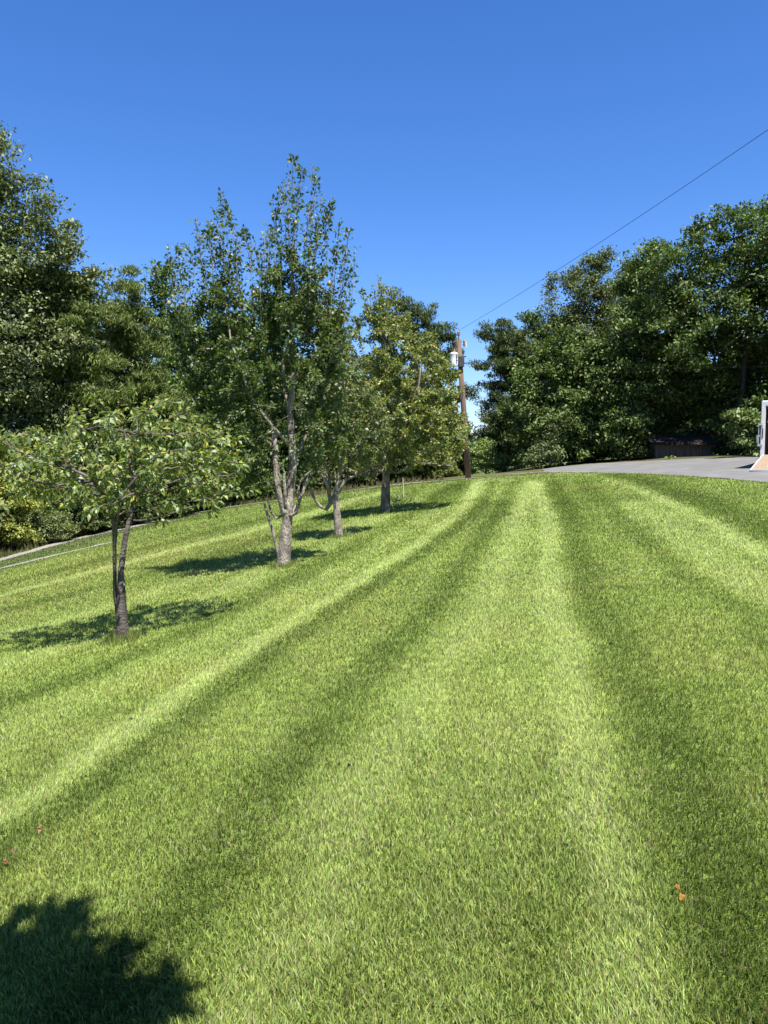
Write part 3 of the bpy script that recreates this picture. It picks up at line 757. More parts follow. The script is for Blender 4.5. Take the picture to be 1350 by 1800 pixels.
for (u, v, o) in ((148, 678, .1), (165, 690, .15), (60, 745, .2), (30, 770, 0), (300, 702, .4), (262, 690, .3), (345, 715, .5), (405, 740, .5), (440, 800, .5), (448, 860, .4), (300, 922, .2), (285, 910, .1), (95, 905, 0), (20, 860, 0), (215, 698, .3), (120, 715, .2), (380, 905, .4), (-5, 830, .2), (200, 715, -.3), (330, 690, .2)):
    stray.append(T(u, v, o))
A = np.concatenate([in_spheres(r, sph, 950, .15), np.array(stray)])
sk.grow(A, .07, 2.5, .10, 120, 202, (0, 0, -.05), only=starts, jit=.22)
sk.finish(.0040, 2.2, .06)
# bark radii of the traced trunks
zz = sk.P[:, 2]; hh = zz-b1[2]
for ids, ra, rb in ((m0, .037, .013), (s2, .025, .010), (s3, .015, .007)):
    for j, i in enumerate(ids):
        if ids is not m0 and j < 1: continue
        sk.R[i] = ra+(rb-ra)*j/len(ids)
sk.R[hh < .16] = np.maximum(sk.R[hh < .16], .046+.034*np.clip((.16-hh[hh < .16])/.16, 0, 1))
V, F = tubes(sk, 8, 0.0); npmesh('trunk', V, F, M_bark_cherry, root, smooth_=True)
V, F, cc = twig_leaves(sk, r, 6900, .0075, .078, .46, (.125, .165, .040), (((.26, .28, .07), .22), ((.50, .42, .05), .02), ((.20, .27, .14), .15)), droop=.55, spread=.05)
npmesh('crown', V, F, M_leaf, root, col=cc)

# --- pear (tall one with upright shoots)
b2 = hit(497, 997); d2 = b2[1]
def T(u, v, off=0): return P(u, v, d2+off)
root = empty('pear_tree', b2, 'tall pear tree with many upright shoots reaching into the sky', 'tree', FR)
sk = Skel(); r = np.random.default_rng(211)
m0 = sk.line([b2-[0, 0, .1], T(497, 975), T(502, 945), T(503, 925), T(506, 905, .02), T(510, 880, .03), T(514, 850, .03), T(516, 820, .03), T(510, 790), T(507, 760), T(508, 730), T(510, 712), T(518, 695, -.03), T(517, 670, -.03), T(512, 650), T(514, 610), T(512, 560), T(514, 500), T(515, 440)], step=.1, r=(.092, .016))
def limb(px, at, r_):
    k = sk.near(T(*at)); return sk.line([sk.p[k]]+[T(*q) for q in px], parent=k, step=.1, r=r_)
limb([(489,895,-.05),(486,860,-.05),(488,830,-.05),(487,800),(480,775,.05),(482,755,.1),(478,740,.1),(465,725,.1)], (502,925), (.07, .03))
limb([(484,912,.05),(473,895,.1),(471,880,.1)], (500,935), (.03, .018))
limb([(486,960,.1),(480,935,.1),(470,905,.1),(465,885,.1)], (495,975), (.032, .018))
limb([(522,905,-.1),(528,880,-.12),(524,860,-.12)], (505,920), (.04, .02))
limb([(520,900,.1),(527,875,.15),(538,848,.2),(545,835,.2)], (506,905), (.045, .026))
limb([(530,842),(546,828)], (515,848), (.022, .012))
limb([(500,880,-.1),(497,850,-.1),(500,830,-.15)], (506,900), (.035, .02))
limb([(478,858),(466,845),(462,838)], (488,850), (.02, .01))
limb([(500,690,.05),(497,660,.05),(496,620,.05),(494,570,.1),(492,520,.1)], (508,715), (.035, .012))
limb([(528,660),(535,650,-.1),(545,640,-.1)], (517,680), (.018, .008))
limb([(540,760,.3),(560,720,.5),(575,670,.6),(585,620,.6)], (512,800), (.03, .012))
limb([(470,740,-.3),(440,700,-.5),(425,650,-.5),(405,600,-.4),(398,540,-.3)], (508,790), (.035, .012))
limb([(450,760,.3),(400,720,.6),(370,680,.7),(352,620,.7)], (487,800), (.03, .012))
n0 = len(sk.p)
starts = [i for i in range(n0) if sk.p[i][2] > T(0, 860)[2]]
sph = [(*T(510, 600), .72, .75, 1.4), (*T(400, 600), .62, .7, 1.05), (*T(450, 700), 1.0, .9, 1.2), (*T(560, 720, .1), .62, .8, 1.1), (*T(390, 780, -.1), .75, .8, .75), (*T(390, 660, .1), .7, .6, 1.2), (*T(350, 655, .1), .45, .6, .65), (*T(470, 620), .6, .6, 1.2), (*T(520, 530), .28, .35, .6), (*T(568, 590), .28, .4, .5), (*T(440, 820), .5, .6, .45)]
A = in_spheres(r, sph, 900, .1)
sk.grow(A, .14, 3, .16, 90, 212, (0, 0, .55), only=starts, jit=.18)
# upright shoots
shoots = [(515,280),(508,300),(500,318),(492,330),(530,300),(524,320),(550,288),(556,320),(565,345),(583,350),(575,380),(597,390),(612,408),(625,435),(618,452),(604,440),(560,400),(543,360),(480,350),(485,375),(470,395),(464,405),(476,410),
   (390,342),(396,365),(405,378),(380,372),(372,395),(412,400),(425,402),(432,410),(440,430),(448,420),(345,385),(350,420),(362,410),(368,395),(325,425),(335,440),(293,437),(300,455),(272,460),(312,432),(320,470),(455,450),(535,400),(590,440),(520,370),(505,380),(400,430),(386,440),(358,460),(415,450),(495,420),(545,440)]
shoot_nodes = []
sk.P = np.array(sk.p)
for (u, v) in shoots:
    off = r.uniform(-.55, .55)
    tip = T(u, v, off)
    ln = r.uniform(1.0, 2.1)
    bu = u+(500-u)*.10*ln+r.normal(0, 4); foot = T(bu, v+ln*1350/d2, off*.8)
    k = int(np.argmin(((sk.P[:n0+4000]-foot)**2).sum(1)+(sk.P[:n0+4000, 2] > foot[2]+.1)*5))
    mid = (foot+tip)/2+r.normal(0, .04, 3)
    ids = sk.line([sk.p[k], foot, mid, tip], parent=k, step=.07)
    shoot_nodes += [i for i in ids[1:] if sk.p[i][2] > foot[2]]
sk.finish(.0045, 2.3, .05)
flare(sk, b2, .30, .22); V, F = tubes(sk, 7, 0.0); npmesh('trunk', V, F, M_bark_pale, root, smooth_=True)
PC = (.056, .085, .020); PA = (((.13, .18, .08), .08), ((.12, .17, .04), .15))
V1, F1, c1 = twig_leaves(sk, r, 34000, .011, .074, .52, PC, PA, droop=.15, spread=.06, upn=.5)
lv = V1.reshape(-1, 5, 3); ctr_ = lv.mean(1); axx = T(511, 750)
core = (np.abs(ctr_[:, 0]-axx[0]) < .34) & (ctr_[:, 1] < d2+.12) & (ctr_[:, 2] > T(500, 850)[2]) & (ctr_[:, 2] < T(500, 655)[2])
keep_ = ~(core & (r.random(len(core)) < .86)); lv = lv[keep_]; c1 = c1.reshape(-1, 5, 3)[keep_].reshape(-1, 3); V1 = lv.reshape(-1, 3)
i_ = np.arange(len(lv))*5; F1 = np.concatenate([np.stack([i_, i_+1, i_+2], 1), np.stack([i_, i_+2, i_+3], 1), np.stack([i_+1, i_+4, i_+2], 1), np.stack([i_+2, i_+4, i_+3], 1)])
sel = np.array(shoot_nodes)
V2, F2, c2 = twig_leaves(sk, r, int(len(sel)*4.2), .02, .078, .52, (.045, .078, .026), (((.12, .17, .08), .08),), droop=-.05, spread=.035, upn=.5, sel=sel)
npmesh('crown', np.concatenate([V1, V2]), np.concatenate([F1, F2+len(V1)]), M_leaf, root, col=np.concatenate([c1, c2]))
M_fruit = noise_mat('fruit_skin', (.14, .13, .05), (.20, .15, .07), 6, .5, 3, 0)
for (u, v) in ((297, 533), (320, 540), (579, 498), (520, 392), (362, 680), (446, 516), (411, 725)):
    if u > 600: continue
    c0 = T(u, v, -.15); mb = MB(); rr = .034
    mb.tube([c0-b2+[0, 0, z] for z in (-.042, -.036, -.018, .004, .026, .04, .048)], [.006, .022, .034, .035, .024, .012, .003], 10)
    mb.build('fruit', M_fruit, root, smooth_=True)

# --- white barked third tree
b3 = hit(597, 945); d3 = b3[1]
def T(u, v, off=0): return P(u, v, d3+off)
root = empty('apple_tree', b3, 'small white barked tree with many bare low twigs, third in the row', 'tree', FR)
sk = Skel(); r = np.random.default_rng(221)
m0 = sk.line([b3-[0, 0, .1], T(596, 930), T(591, 905), T(588, 880), T(590, 862), T(592, 845), T(600, 820), T(608, 790), T(612, 750), T(610, 700), T(605, 650)], step=.12, r=(.074, .016))
limb([(575,898),(560,888),(550,872,-.1),(546,860,-.1)], (590,900), (.05, .022))
limb([(583,868),(575,850),(568,835),(556,828)], (588,882), (.055, .02))
limb([(600,860),(606,845),(612,820),(625,790)], (590,870), (.045, .015))
limb([(605,845,.3),(625,835,.5),(650,825,.6),(672,822,.7)], (592,850), (.04, .012))
limb([(580,840,.2),(570,810,.3),(560,780,.3),(550,740,.3)], (590,850), (.04, .012))
starts = [i for i in range(len(sk.p)) if sk.p[i][2] > T(0, 868)[2]]
sph = [(*T(600, 740), .95, 1.0, 1.0), (*T(570, 780), .7, .8, .8), (*T(640, 790, .2), .7, .8, .6), (*T(605, 660), .62, .7, .9), (*T(560, 690, .2), .45, .6, .8), (*T(650, 740, .3), .6, .7, .8), (*T(590, 610, .2), .4, .5, .6)]
A = in_spheres(r, sph, 750, .2)
sk.grow(A, .13, 3, .17, 90, 222, (0, 0, .15), only=starts, jit=.2)
sk.finish(.0055, 2.2, .07)
flare(sk, b3, .30, .22); V, F = tubes(sk, 7, 0); npmesh('trunk', V, F, M_bark_pale, root, smooth_=True)
hi = np.where((sk.R < .013) & (sk.P[:, 2] > T(0, 815)[2]) & (sk.PAR >= 0))[0]
V, F, cc = twig_leaves(sk, r, 9800, .013, .085, .5, (.080, .108, .032), (((.16, .20, .10), .18), ((.26, .22, .05), .07)), droop=.2, spread=.06, sel=hi)
npmesh('crown', V, F, M_leaf, root, col=cc)

# --- fourth, wide yellow-green one
b4 = hit(677, 902); d4 = b4[1]
def T(u, v, off=0): return P(u, v, d4+off)
root = empty('pear_tree', b4, 'wide spreading yellow green fruit tree with a thick dark trunk, farthest in the row', 'tree', FR)
sk = Skel(); r = np.random.default_rng(231)
m0 = sk.line([b4-[0, 0, .1], T(676, 890), T(674, 870), T(673, 850), T(676, 825), T(682, 790), T(685, 740), T(682, 690), T(678, 620), T(672, 560)], step=.16, r=(.115, .026))
limb([(650,838,-.4),(620,828,-.8),(600,818,-1.0)], (673,850), (.06, .02))
limb([(700,830,-.4),(730,815,-.9),(765,815,-1.0),(795,820,-1.0)], (674,850), (.07, .02))
limb([(700,810,.3),(730,780,.6),(760,740,.6)], (675,830), (.07, .02))
limb([(660,800,.3),(640,760,.5),(625,700,.5)], (676,825), (.06, .02))
limb([(700,780,-.6),(720,740,-.9),(735,690,-.9),(740,640,-.8)], (678,810), (.06, .02))
limb([(668,790,-.6),(660,740,-.9),(655,680,-.9)], (678,810), (.05, .02))
starts = [i for i in range(len(sk.p)) if sk.p[i][2] > T(0, 846)[2]]
sph = [(*T(700, 730), 1.9, 1.7, 1.45), (*T(665, 640), 1.15, 1.2, 1.5), (*T(740, 760, -.2), 1.35, 1.3, 1.05), (*T(765, 690), .9, 1.0, 1.1), (*T(640, 720), 1.0, 1.2, 1.3), (*T(715, 610), .85, 1, 1.1), (*T(780, 800, -.4), .75, .8, .45), (*T(665, 540), .45, .5, .7), (*T(795, 755), .60, .7, .8), (*T(605, 700, .2), .75, .8, 1.1), (*T(625, 770, .2), .8, .9, .8), (*T(640, 800), .9, 1, .5)]
A = in_spheres(r, sph, 1500, .2)
sk.grow(A, .2, 4, .24, 90, 232, (0, 0, .25), only=starts, jit=.18)
sk.P = np.array(sk.p); sn = []
for (u, v) in ((665,488),(672,500),(657,505),(650,520),(680,515),(637,512),(700,520),(690,505),(645,545),(770,640),(785,645),(775,660),(760,625),(720,560),(625,560)):
    off = r.uniform(-.5, .5); tip = T(u, v, off); foot = tip-np.array([(u-680)*.004, 0, r.uniform(.7, 1.2)])
    k = int(np.argmin(((sk.P-foot)**2).sum(1))); ids = sk.line([sk.p[k], foot, tip], parent=k, step=.1); sn += ids[1:]
sk.finish(.007, 2.2, .09)
flare(sk, b4, .30, .22); V, F = tubes(sk, 7, 0)
npmesh('trunk', V, F, noise_mat('bark_grey', (.045, .035, .03), (.16, .14, .12), 9, .9, 8, .8, 30, (1, 1, .4), (.30, .28, .25)), root, smooth_=True)
V1, F1, c1 = twig_leaves(sk, r, 29000, .016, .095, .55, (.130, .158, .045), (((.24, .27, .07), .22), ((.38, .32, .06), .04), ((.28, .20, .07), .03)), droop=.2, spread=.08)
sel = np.array(sn); V2, F2, c2 = twig_leaves(sk, r, 900, .02, .09, .5, (.10, .13, .05), (), droop=-.05, spread=.04, sel=sel)
npmesh('crown', np.concatenate([V1, V2]), np.concatenate([F1, F2+len(V1)]), M_leaf, root, col=np.concatenate([c1, c2]))

# uncut grass at the feet of the trunks
r = np.random.default_rng(261); n_ = 2600
ctr = np.array([b1, b2, b3, b4, pb0]) if 'pb0' in globals() else np.array([b1, b2, b3, b4])
k = r.integers(0, len(ctr), n_); a = r.uniform(0, 2*PI, n_); rad = .07+np.abs(r.normal(0, .09, n_))+np.array([0, .03, .04, .08])[k]
x = ctr[k, 0]+rad*np.cos(a); y = ctr[k, 1]+rad*np.sin(a); z = terr(x, y); h = r.uniform(.05, .13, n_)*np.clip(1.3-rad*2, .4, 1); w = .004+.0002*y
b_ = r.uniform(0, 2*PI, n_); w2 = r.uniform(0, 2*PI, n_); l_ = h*r.uniform(.1, .6, n_)
V = np.zeros((n_, 3, 3)); V[:, 0] = np.stack([x-w*np.cos(w2), y-w*np.sin(w2), z-.01], 1); V[:, 1] = np.stack([x+w*np.cos(w2), y+w*np.sin(w2), z-.01], 1); V[:, 2] = np.stack([x+l_*np.cos(b_), y+l_*np.sin(b_), z+h], 1)
i = np.arange(n_)*3
tag(npmesh('grass', V.reshape(-1, 3), np.stack([i, i+1, i+2], 1), M_blade, col=np.repeat(vary(r, (.16, .22, .05), n_, .35, (((.3, .27, .14), .15),)), 3, 0)), 'longer uncut grass tufts round the feet of the fruit trees', 'grass', kind='stuff')
# staked sapling beside it
bs = hit(709, 885)
root = empty('sapling', bs, 'thin pale staked sapling right of the thick dark trunk', 'tree')
mb = MB(); mb.tube([(0, 0, -.05), (.01, 0, .35), (-.02, 0, .8)], [.014, .012, .01], 6); mb.build('stake', noise_mat('pale_stake', (.35, .33, .3), (.5, .48, .45), 8), root)
mb = MB(); mb.tube([(.04, .02, -.05), (.02, .02, .2), (0, .02, .45)], [.01, .008, .005], 6); mb.build('trunk', M_bark_dark, root)
r = np.random.default_rng(241); nL = 160
pos = r.normal(0, 1, (nL, 3))*[.22, .15, .06]+[-.25, 0, .12]
V, F, cc = leaf_mesh(pos, rand_dirs(r, nL), rand_dirs(r, nL)*.6+[0, 0, .8], np.full(nL, .10), np.full(nL, .055), vary(r, (.09, .13, .04), nL))
npmesh('crown', V, F, M_leaf, root, col=cc, world=False)

# ------------------------------------------------------------------ tree behind the photographer whose shadow reaches the lower left corner
bt = np.array([-2.6, -1.6, 0.]); bt[2] = float(terr(bt[0], bt[1]))
root = empty('shade_tree', bt, 'leafy tree behind the viewer that shades the lower left of the lawn', 'tree')
SHC = np.array([-1.60, 1.78])        # where the shade falls
hc = 4.0; o_ = np.array([SUN.x/SUN.z, SUN.y/SUN.z])*hc
sk = Skel(); r = np.random.default_rng(251)
cx, cy = SHC+o_
sk.line([bt-[0, 0, .1], bt+[.1, .1, 1.4], bt+[.9, .5, 2.6], np.array([cx-.4, cy-.8, hc-.3])], step=.2, r=(.13, .05))
sph = [(cx, cy-.05, hc, 1.15, 1.05, .4), (cx-.9, cy-.1, hc+.1, 1.1, 1.0, .4), (cx-.3, cy-.8, hc+.1, 1.3, 1.0, .45), (cx+.6, cy-.7, hc, .75, .8, .35)]
A = in_spheres(r, sph, 700, .0)
sk.grow(A, .16, 4, .18, 60, 252, (0, 0, .1))
sk.finish(.006, 2.2, .1)
V, F = tubes(sk, 6, 0); npmesh('trunk', V, F, M_bark_dark, root, smooth_=True)
V, F, cc = twig_leaves(sk, r, 14000, .03, .15, .6, (.06, .10, .03), (), droop=.3, spread=.12)
pp = in_spheres(r, sph, 9000); V2, F2, c2 = leaf_mesh(pp, rand_dirs(r, 9000), rand_dirs(r, 9000)*.6+[0, 0, .8], np.full(9000, .13), np.full(9000, .08), vary(r, (.06, .10, .03), 9000))
F = np.concatenate([F, F2+len(V)]); V = np.concatenate([V, V2]); cc = np.concatenate([cc, c2])
npmesh('crown', V, F, M_leaf, root, col=cc)

# ------------------------------------------------------------------ utility pole, transformer, wires
pb = hit(824, 841); dp = pb[1]
root = empty('utility_pole', pb, 'leaning brown wooden utility pole at the far lawn edge', 'pole')
def T(u, v, off=0): return P(u, v, dp+off)
q0 = pb-[0, 0, .4]; q1 = T(806, 597); ax_ = (q1-pb)
def L_(p_): return np.array(p_)-pb
mb = MB(); mb.tube([L_(q0), L_(pb+ax_*.5), L_(q1)], [.155, .14, .115], 14); mb.build('post', M_pole, root, smooth_=True)
tp = L_(q1)
mb = MB(); mb.tube([tp+[0, 0, 0], tp+[.0, 0, .12], tp+[0, 0, .26]], [.03, .03, .03], 8); mb.tube([tp+[0, 0, z] for z in (.2, .26, .3, .34, .40, .46)], [.05, .085, .06, .085, .06, .03], 12)
mb.build('insulator', M_porc, root, smooth_=True)
# transformer can on the left side
tc_ = L_(T(798, 632, -.28)); ht = 23/1350*dp
mb = MB(); R_ = 7.2/1350*dp
mb.tube([tc_+[0, 0, z*ht] for z in (-.5, -.47, -.3, .0, .38, .42, .5, .56)], [R_*.96, R_, R_, R_, R_, R_*1.06, R_*.8, R_*.3], 20)
tb = mb.build('transformer', M_metal_white, root, smooth_=True)
mb = MB(); mb.tube([tc_+[.03, 0, ht*.5], tc_+[.03, 0, ht*.62], tc_+[.03, 0, ht*.7], tc_+[.03, 0, ht*.8]], [.04, .07, .04, .02], 8)
mb.build('bushing', M_porc, root, smooth_=True)
for q in (.2, -.3):
    mb = MB(); mb.box(tc_[0]+R_*.7, tc_[0]+R_+.42, tc_[1]+.05, tc_[1]+.11, tc_[2]+q*ht, tc_[2]+(q+.08)*ht); mb.build('bracket', M_dark, root)
for q in (-.1, .12, .3):
    mb = MB(); mb.tube([tc_+[R_*.55, -R_*.86, q*ht], tc_+[R_*.62, -R_*1.15, q*ht]], .035, 6); mb.build('terminal', M_dark, tb)
# cutout arm with fuse on the right
f0 = L_(T(808, 606)); f1 = L_(T(816, 603)); 
mb = MB(); mb.tube([f0, f1], .022, 6); mb.build('arm', M_galv, root)
mb = MB(); mb.tube([f1+[0, 0, z] for z in (.16, .10, .06, 0, -.06, -.1, -.16)], [.04, .075, .05, .075, .05, .075, .03], 10); mb.build('fuse_cutout', M_porc, root, smooth_=True)
mb = MB(); mb.tube([f1+[.07, 0, .12], f1+[.10, 0, -.2]], .03, 6); mb.build('fuse_tube', M_metal_white, root)
mb = MB(); mb.tube([f1+[0, 0, -.14], f1+[-.05, 0, -.5], L_(T(805, 622)), tc_+[.03, 0, ht*.8]], .012, 5); mb.build('lead_wire', M_dark, root)
# dark hardware and cable bundle below the transformer
h0 = L_(T(808, 630)); mb = MB(); mb.box(h0[0]-.05, h0[0]+.22, h0[1]-.25, h0[1]-.1, h0[2]-.45, h0[2]+.1); mb.tube([h0+[.16, -.2, .15], h0+[.2, -.2, -.2], h0+[.1, -.2, -.6]], .03, 6)
mb.build('junction_box', M_dark, root, bevel=.02)
def wire(name, label, pts, rad, mat, sag=0, n=24, cat='wire'):
    a, b = np.array(pts[0]), np.array(pts[-1]); out = []
    for i in range(n+1):
        t = i/n; q = a*(1-t)+b*t; q = q.copy(); q[2] -= sag*4*t*(1-t); out.append(q)
    o_ = MB(); o_.tube([q-a for q in out], rad, 6); ob = o_.build(name, mat)
    ob.location = tuple(a); return tag(ob, label, cat)
top_w = q1+[0, 0, .46]
e1 = P(1350, 228, 20)
e1x = top_w+(e1-top_w)*(75/35); 
wire('power_line', 'thin power line crossing the sky from pole top to upper right', [top_w, top_w+(e1+[0, 0, .55]-top_w)*2.0], .008, M_wire, .55)
s0 = T(811, 640); e2 = P(1350, 452, 20)
wire('power_line', 'lower thin line slanting across the dark right wood', [T(812, 684), T(812, 684)+(e2-T(812, 684))*1.8], .012, M_wire, .5)
wire('service_cable', 'thick insulated cable leaving the pole level towards the right', [T(812, 629), P(1420, 640, 40)], .003, M_wire, .35)
wire('guy_wire', 'pale wire running down left from the pole top', [T(803, 606), P(690, 745, dp+12)], .022, M_wire_pale, .1, 10)
wire('guy_wire', 'short pale wire slanting down left from mid pole', [T(809, 684), P(752, 760, dp+4)], .02, M_wire_pale, .1, 10)

# ------------------------------------------------------------------ white cargo trailer with its ramp down
tr0 = hit(1336, 824)
yaw = -math.radians(37)
root = empty('cargo_trailer', tr0, 'white enclosed cargo trailer with rear ramp door down on the asphalt', 'trailer', rz=yaw)
TW, TL, FZ, TH = 2.0, 4.2, .48, 2.28
mb = MB(); t_ = .05
mb.box(0, t_, .02, TL, FZ-.1, TH-.02); mb.box(TW-t_, TW, .02, TL, FZ-.1, TH-.02); mb.box(t_, TW-t_, TL-t_, TL, FZ-.1, TH-.02)
mb.build('body', M_metal_white, root, bevel=.008)
mb = MB(); mb.box(-.015, TW+.015, .03, TL+.015, TH-.018, TH+.03); mb.build('roof', M_metal_white, root, bevel=.02)
mb = MB(); mb.box(-.012, .115, -.03, .018, FZ-.32, TH); mb.box(TW-.115, TW+.012, -.03, .018, FZ-.32, TH); mb.box(.117, TW-.117, -.03, .018, TH-.13, TH)
mb.build('rear_frame', M_metal_white, root, bevel=.006)
mb = MB(); mb.box(.117, TW-.117, -.036, -.006, TH-.17, TH-.133); mb.build('header_trim', M_galv, root)
mb = MB(); mb.box(.052, TW-.052, .02, TL-.06, FZ-.08, FZ); mb.build('floor', M_plywood, root)
mb = MB(); mb.box(.052, .066, .03, TL-.06, FZ+.002, TH-.03); mb.box(TW-.066, TW-.052, .03, TL-.06, FZ+.002, TH-.03); mb.box(.068, TW-.068, TL-.08, TL-.052, FZ+.002, TH-.03)
mb.build('lining', M_wall_in, root)
# lock rod and brackets on the left edge of the rear frame
mb = MB(); mb.tube([(-.075, -.05, .78), (-.075, -.05, 1.48)], .016, 8); mb.tube([(-.115, -.05, .95), (-.115, -.05, 1.15)], .02, 8)
mb.build('lock_rod', M_galv, root)
for z in (.80, 1.50):
    mb = MB(); mb.box(-.10, .05, -.062, -.032, z-.05, z+.05); mb.tube([(.03, -.07, z), (-.08, -.07, z-.03)], .018, 6); mb.build('hinge', M_galv, root, bevel=.005)
mb = MB(); mb.box(.035, .062, -.045, -.0305, 1.05, 1.38); mb.build('vent_strip', M_dark, root)
# ramp
rg = -.0; rl = 1.85
dz = float(terr(tr0[0]-math.sin(-yaw)*rl, tr0[1]-math.cos(yaw)*rl))-tr0[2]
mb = MB(); x0, x1 = .10, TW-.10
za, zb_ = FZ-.002, dz+.07
mb.add([(x0, -.03, za-.05), (x1, -.03, za-.05), (x1, -rl, zb_-.05), (x0, -rl, zb_-.05), (x0, -.03, za), (x1, -.03, za), (x1, -rl, zb_), (x0, -rl, zb_)],
       [(0,1,2,3),(7,6,5,4),(0,4,5,1),(1,5,6,2),(2,6,7,3),(3,7,4,0)])
rp = mb.build('ramp', M_plywood, root)
mb = MB(); mb.add([(x0-.03, -.04, za-.06), (x0-.002, -.04, za-.06), (x0-.002, -rl-.02, zb_-.06), (x0-.03, -rl-.02, zb_-.06), (x0-.03, -.04, za+.012), (x0-.002, -.04, za+.012), (x0-.002, -rl-.02, zb_+.012), (x0-.03, -rl-.02, zb_+.012)],
       [(0,1,2,3),(7,6,5,4),(0,4,5,1),(1,5,6,2),(2,6,7,3),(3,7,4,0)])
mb.box(x0-.03, x1+.03, -rl-.06, -rl-.002, zb_-.06, zb_+.006); mb.build('ramp_edge', M_metal_white, rp)
mb = MB(); mb.box(x0, x1, -rl-.30, -rl-.065, dz+.02, dz+.045); mb.build('ramp_flap', M_dark, rp)
# sloped skirt at the frame foot, wheels
mb = MB(); mb.add([(-.16, .02, .12), (.0, .02, .12), (-.0, .02, .55), (-.16, .5, .12), (0, .5, .12), (0, .5, .55)], [(0,1,2),(3,5,4),(0,3,4,1),(0,2,5,3),(1,4,5,2)])
mb.build('fender', M_metal_white, root)
for sx in (-.13, TW+.13):
    for yy in (1.7, 2.6):
        mb = MB(); mb.tube([(sx-.10, yy, .34), (sx-.085, yy, .34), (sx+.085, yy, .34), (sx+.10, yy, .34)], [.28, .33, .33, .28], 24); w_ = mb.build('wheel', M_rubber, root, smooth_=False)
        mb = MB(); mb.tube([(sx-.105, yy, .34), (sx+.105, yy, .34)], .17, 16); mb.build('rim', M_galv, w_)
mb = MB(); mb.box(TW*.45, TW*.55, TL, TL+1.1, FZ-.18, FZ-.08); mb.build('tongue', M_dark, root)
def Wl(p_):
    c_, s_ = math.cos(yaw), math.sin(yaw); return np.array([tr0[0]+p_[0]*c_-p_[1]*s_, tr0[1]+p_[0]*s_+p_[1]*c_, tr0[2]+p_[2]])
# things hanging on the inside wall
def hoop(name, label, c0, rx, rz_, rad, mat, cat):
    mb = MB(); pts = [(c0[0]+rx*math.cos(a), c0[1]+.12*math.cos(a), c0[2]+rz_*math.sin(a)) for a in np.linspace(0, 2*PI, 28)]
    wp = [Wl(q) for q in pts]; o0 = Wl(c0)
    mb.tube([q-o0 for q in wp], rad, 8, cap=False); o = mb.build(name, mat, smooth_=True); o.location = tuple(o0); return tag(o, label, cat)
hoop('hose_coil', 'black coiled hose hanging high on the left wall inside the trailer', (.26, .35, 1.88), .13, .22, .022, M_rubber, 'hose')
M_tank = noise_mat('tank_white', (.6, .58, .56), (.72, .70, .68), 5, .4, 3, 0)
mb = MB(); c0 = Wl((.30, .5, 1.86)); mb.tube([(0, 0, -.20), (0, 0, -.15), (0, 0, .1), (0, 0, .17), (0, 0, .2)], [.05, .10, .10, .07, .03], 14)
o = mb.build('sprayer_tank', M_tank, smooth_=True); o.location = tuple(c0); tag(o, 'pale tank hanging inside the black hose coil in the trailer', 'tank')
hoop('cable_coil', 'grey coiled strap hanging below the black hose in the trailer', (.30, .33, 1.62), .16, .08, .035, noise_mat('strap_grey', (.28, .25, .24), (.38, .35, .33), 8), 'strap')
for k_, (xx, yy, hh_, mt, lb) in enumerate(((.16, .6, 1.0, M_dark, 'dark long handled tool leaning on the left wall inside the trailer'), (.30, .9, .95, bpy.data.materials['ramp_plywood'], 'wooden handled rake standing inside the trailer'))):
    b0 = Wl((xx, yy, FZ)); t0 = Wl((xx-.05, yy, FZ+hh_)); mb = MB(); mb.tube([(0, 0, 0.002), t0-b0], .016, 8)
    dx_ = Wl((xx+.12, yy, FZ))-Wl((xx-.08, yy, FZ)); mb.tube([-dx_*.5+[0, 0, .03], dx_*.5+[0, 0, .03]], .025, 6)
    o = mb.build('garden_tool', mt); o.location = tuple(b0); tag(o, lb, 'tool')

# ------------------------------------------------------------------ weathered shed in the shade of the wood
SD = 46.5
sA = P(1152, 810, SD); sB = P(1254, 804, SD)
gz = float(terr((sA[0]+sB[0])/2, SD))-.15
root = empty('shed', (float(sA[0]), SD, gz), 'weathered grey board shed with a rusty tin roof under the trees', 'shed')
sw = float(sB[0]-sA[0]); zt = float(P(1200, 780, SD)[2])-gz
mb = MB(); nb = 17; r = np.random.default_rng(301)
for i in range(nb):
    xa = sw*i/nb; xb = sw*(i+1)/nb-.012; y_ = r.uniform(0, .015); mb.box(xa, xb, y_, y_+.025, r.uniform(-.02, .06), zt-r.uniform(0, .05))
mb.box(0, .04, .045, 2.8, 0, zt); mb.box(sw-.05, sw-.01, .045, 2.8, 0, zt); mb.box(.05, sw-.06, 2.76, 2.8, 0, zt)
mb.build('wall', M_shed, root)
mb = MB(); zr = float(P(1200, 764, SD)[2])-gz
ns = 26
vs = []; fs = []
for i in range(ns*2+1):
    xx = -.3+(sw+.6)*i/(ns*2); c_ = .018*(i % 2)
    vs += [(xx, -.45, zt-.05+c_), (xx, 1.4, zr+c_), (xx, 3.2, zt+c_)]
for i in range(ns*2):
    a = i*3; fs += [(a, a+3, a+4, a+1), (a+1, a+4, a+5, a+2)]
mb.add(vs, fs); mb.build('roof', M_tin, root)
mb = MB(); mb.box(-.05, sw+.05, -.05, .0-.002, zt-.16, zt-.06); mb.build('fascia', M_shed, root)

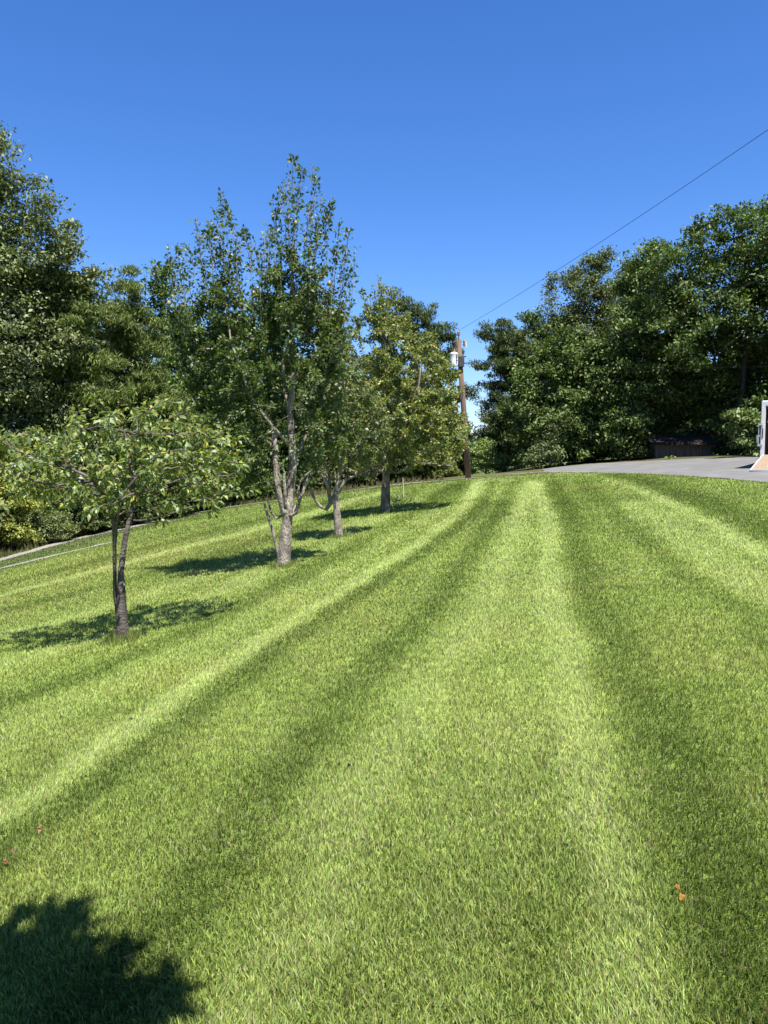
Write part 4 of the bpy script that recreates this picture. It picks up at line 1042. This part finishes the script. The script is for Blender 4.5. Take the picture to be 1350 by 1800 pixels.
# ------------------------------------------------------------------ fallen leaves and specks on the lawn
def fallen(u, v, size, colr, label, seed):
    q = hit(u, v); r = np.random.default_rng(seed)
    mt = noise_mat('fallen_leaf_%d' % seed, tuple(c*.5 for c in colr), tuple(c*.8 for c in colr), 30, .7, 4, 0)
    size *= .6; mb = MB(); n_ = 12; ph = r.uniform(0, 6)
    vs = [(0, 0, .012)]; 
    for k in range(n_):
        a = 2*PI*k/n_; rr = size*(.5 if k % 2 else .28)*(1+.35*math.cos(a-ph))
        vs.append((rr*math.cos(a), rr*math.sin(a), .010*math.cos(2*a+ph)+.006*(k % 2)))
    mb.add(vs, [(0, k+1, (k+1) % n_+1) for k in range(n_)])
    o = mb.build('fallen_leaf', mt); o.location = (q[0], q[1], q[2]+.024); o.rotation_euler = (r.uniform(-.3, .5), r.uniform(-.4, .4), r.uniform(0, 6))
    sol = o.modifiers.new('thick', 'SOLIDIFY'); sol.thickness = .001
    tag(o, label, 'leaf', 'fallen leaves on the lawn')
fallen(72, 1464, .045, (.26, .13, .05), 'orange brown dead leaf above the dark shadow, upper one of its pair', 1)
fallen(70, 1480, .035, (.38, .22, .10), 'tan dead leaf just below the orange brown one near the left edge', 2)
fallen(13, 1527, .042, (.26, .12, .05), 'reddish dead leaf at the left edge just above the shadow', 3)
fallen(20, 1508, .030, (.2, .11, .06), 'small dull brown leaf near the left edge above the reddish one', 4)
fallen(412, 1207, .055, (.24, .11, .06), 'brown red leaf on the dark mower stripe in the middle distance', 5)
fallen(225, 1712, .050, (.30, .18, .03), 'yellow leaf lying inside the dark shadow', 6)
fallen(1196, 1602, .040, (.36, .19, .02), 'orange yellow leaf on the right dark stripe', 7)
fallen(1190, 1588, .035, (.30, .16, .02), 'small curled yellow leaf beside the orange yellow one', 8)
fallen(1146, 1494, .030, (.16, .06, .035), 'small dark red leaf on the right stripe', 9)
fallen(230, 1272, .035, (.01, .01, .01), 'black speck of debris on the light left stripe', 10)
fallen(613, 1358, .035, (.008, .008, .012), 'black crumpled leaf near the middle of the lawn', 11)
fallen(995, 1497, .040, (.06, .09, .04), 'dark green leaf lying on the central light stripe', 12)

print('LEAVES', CNT[0])
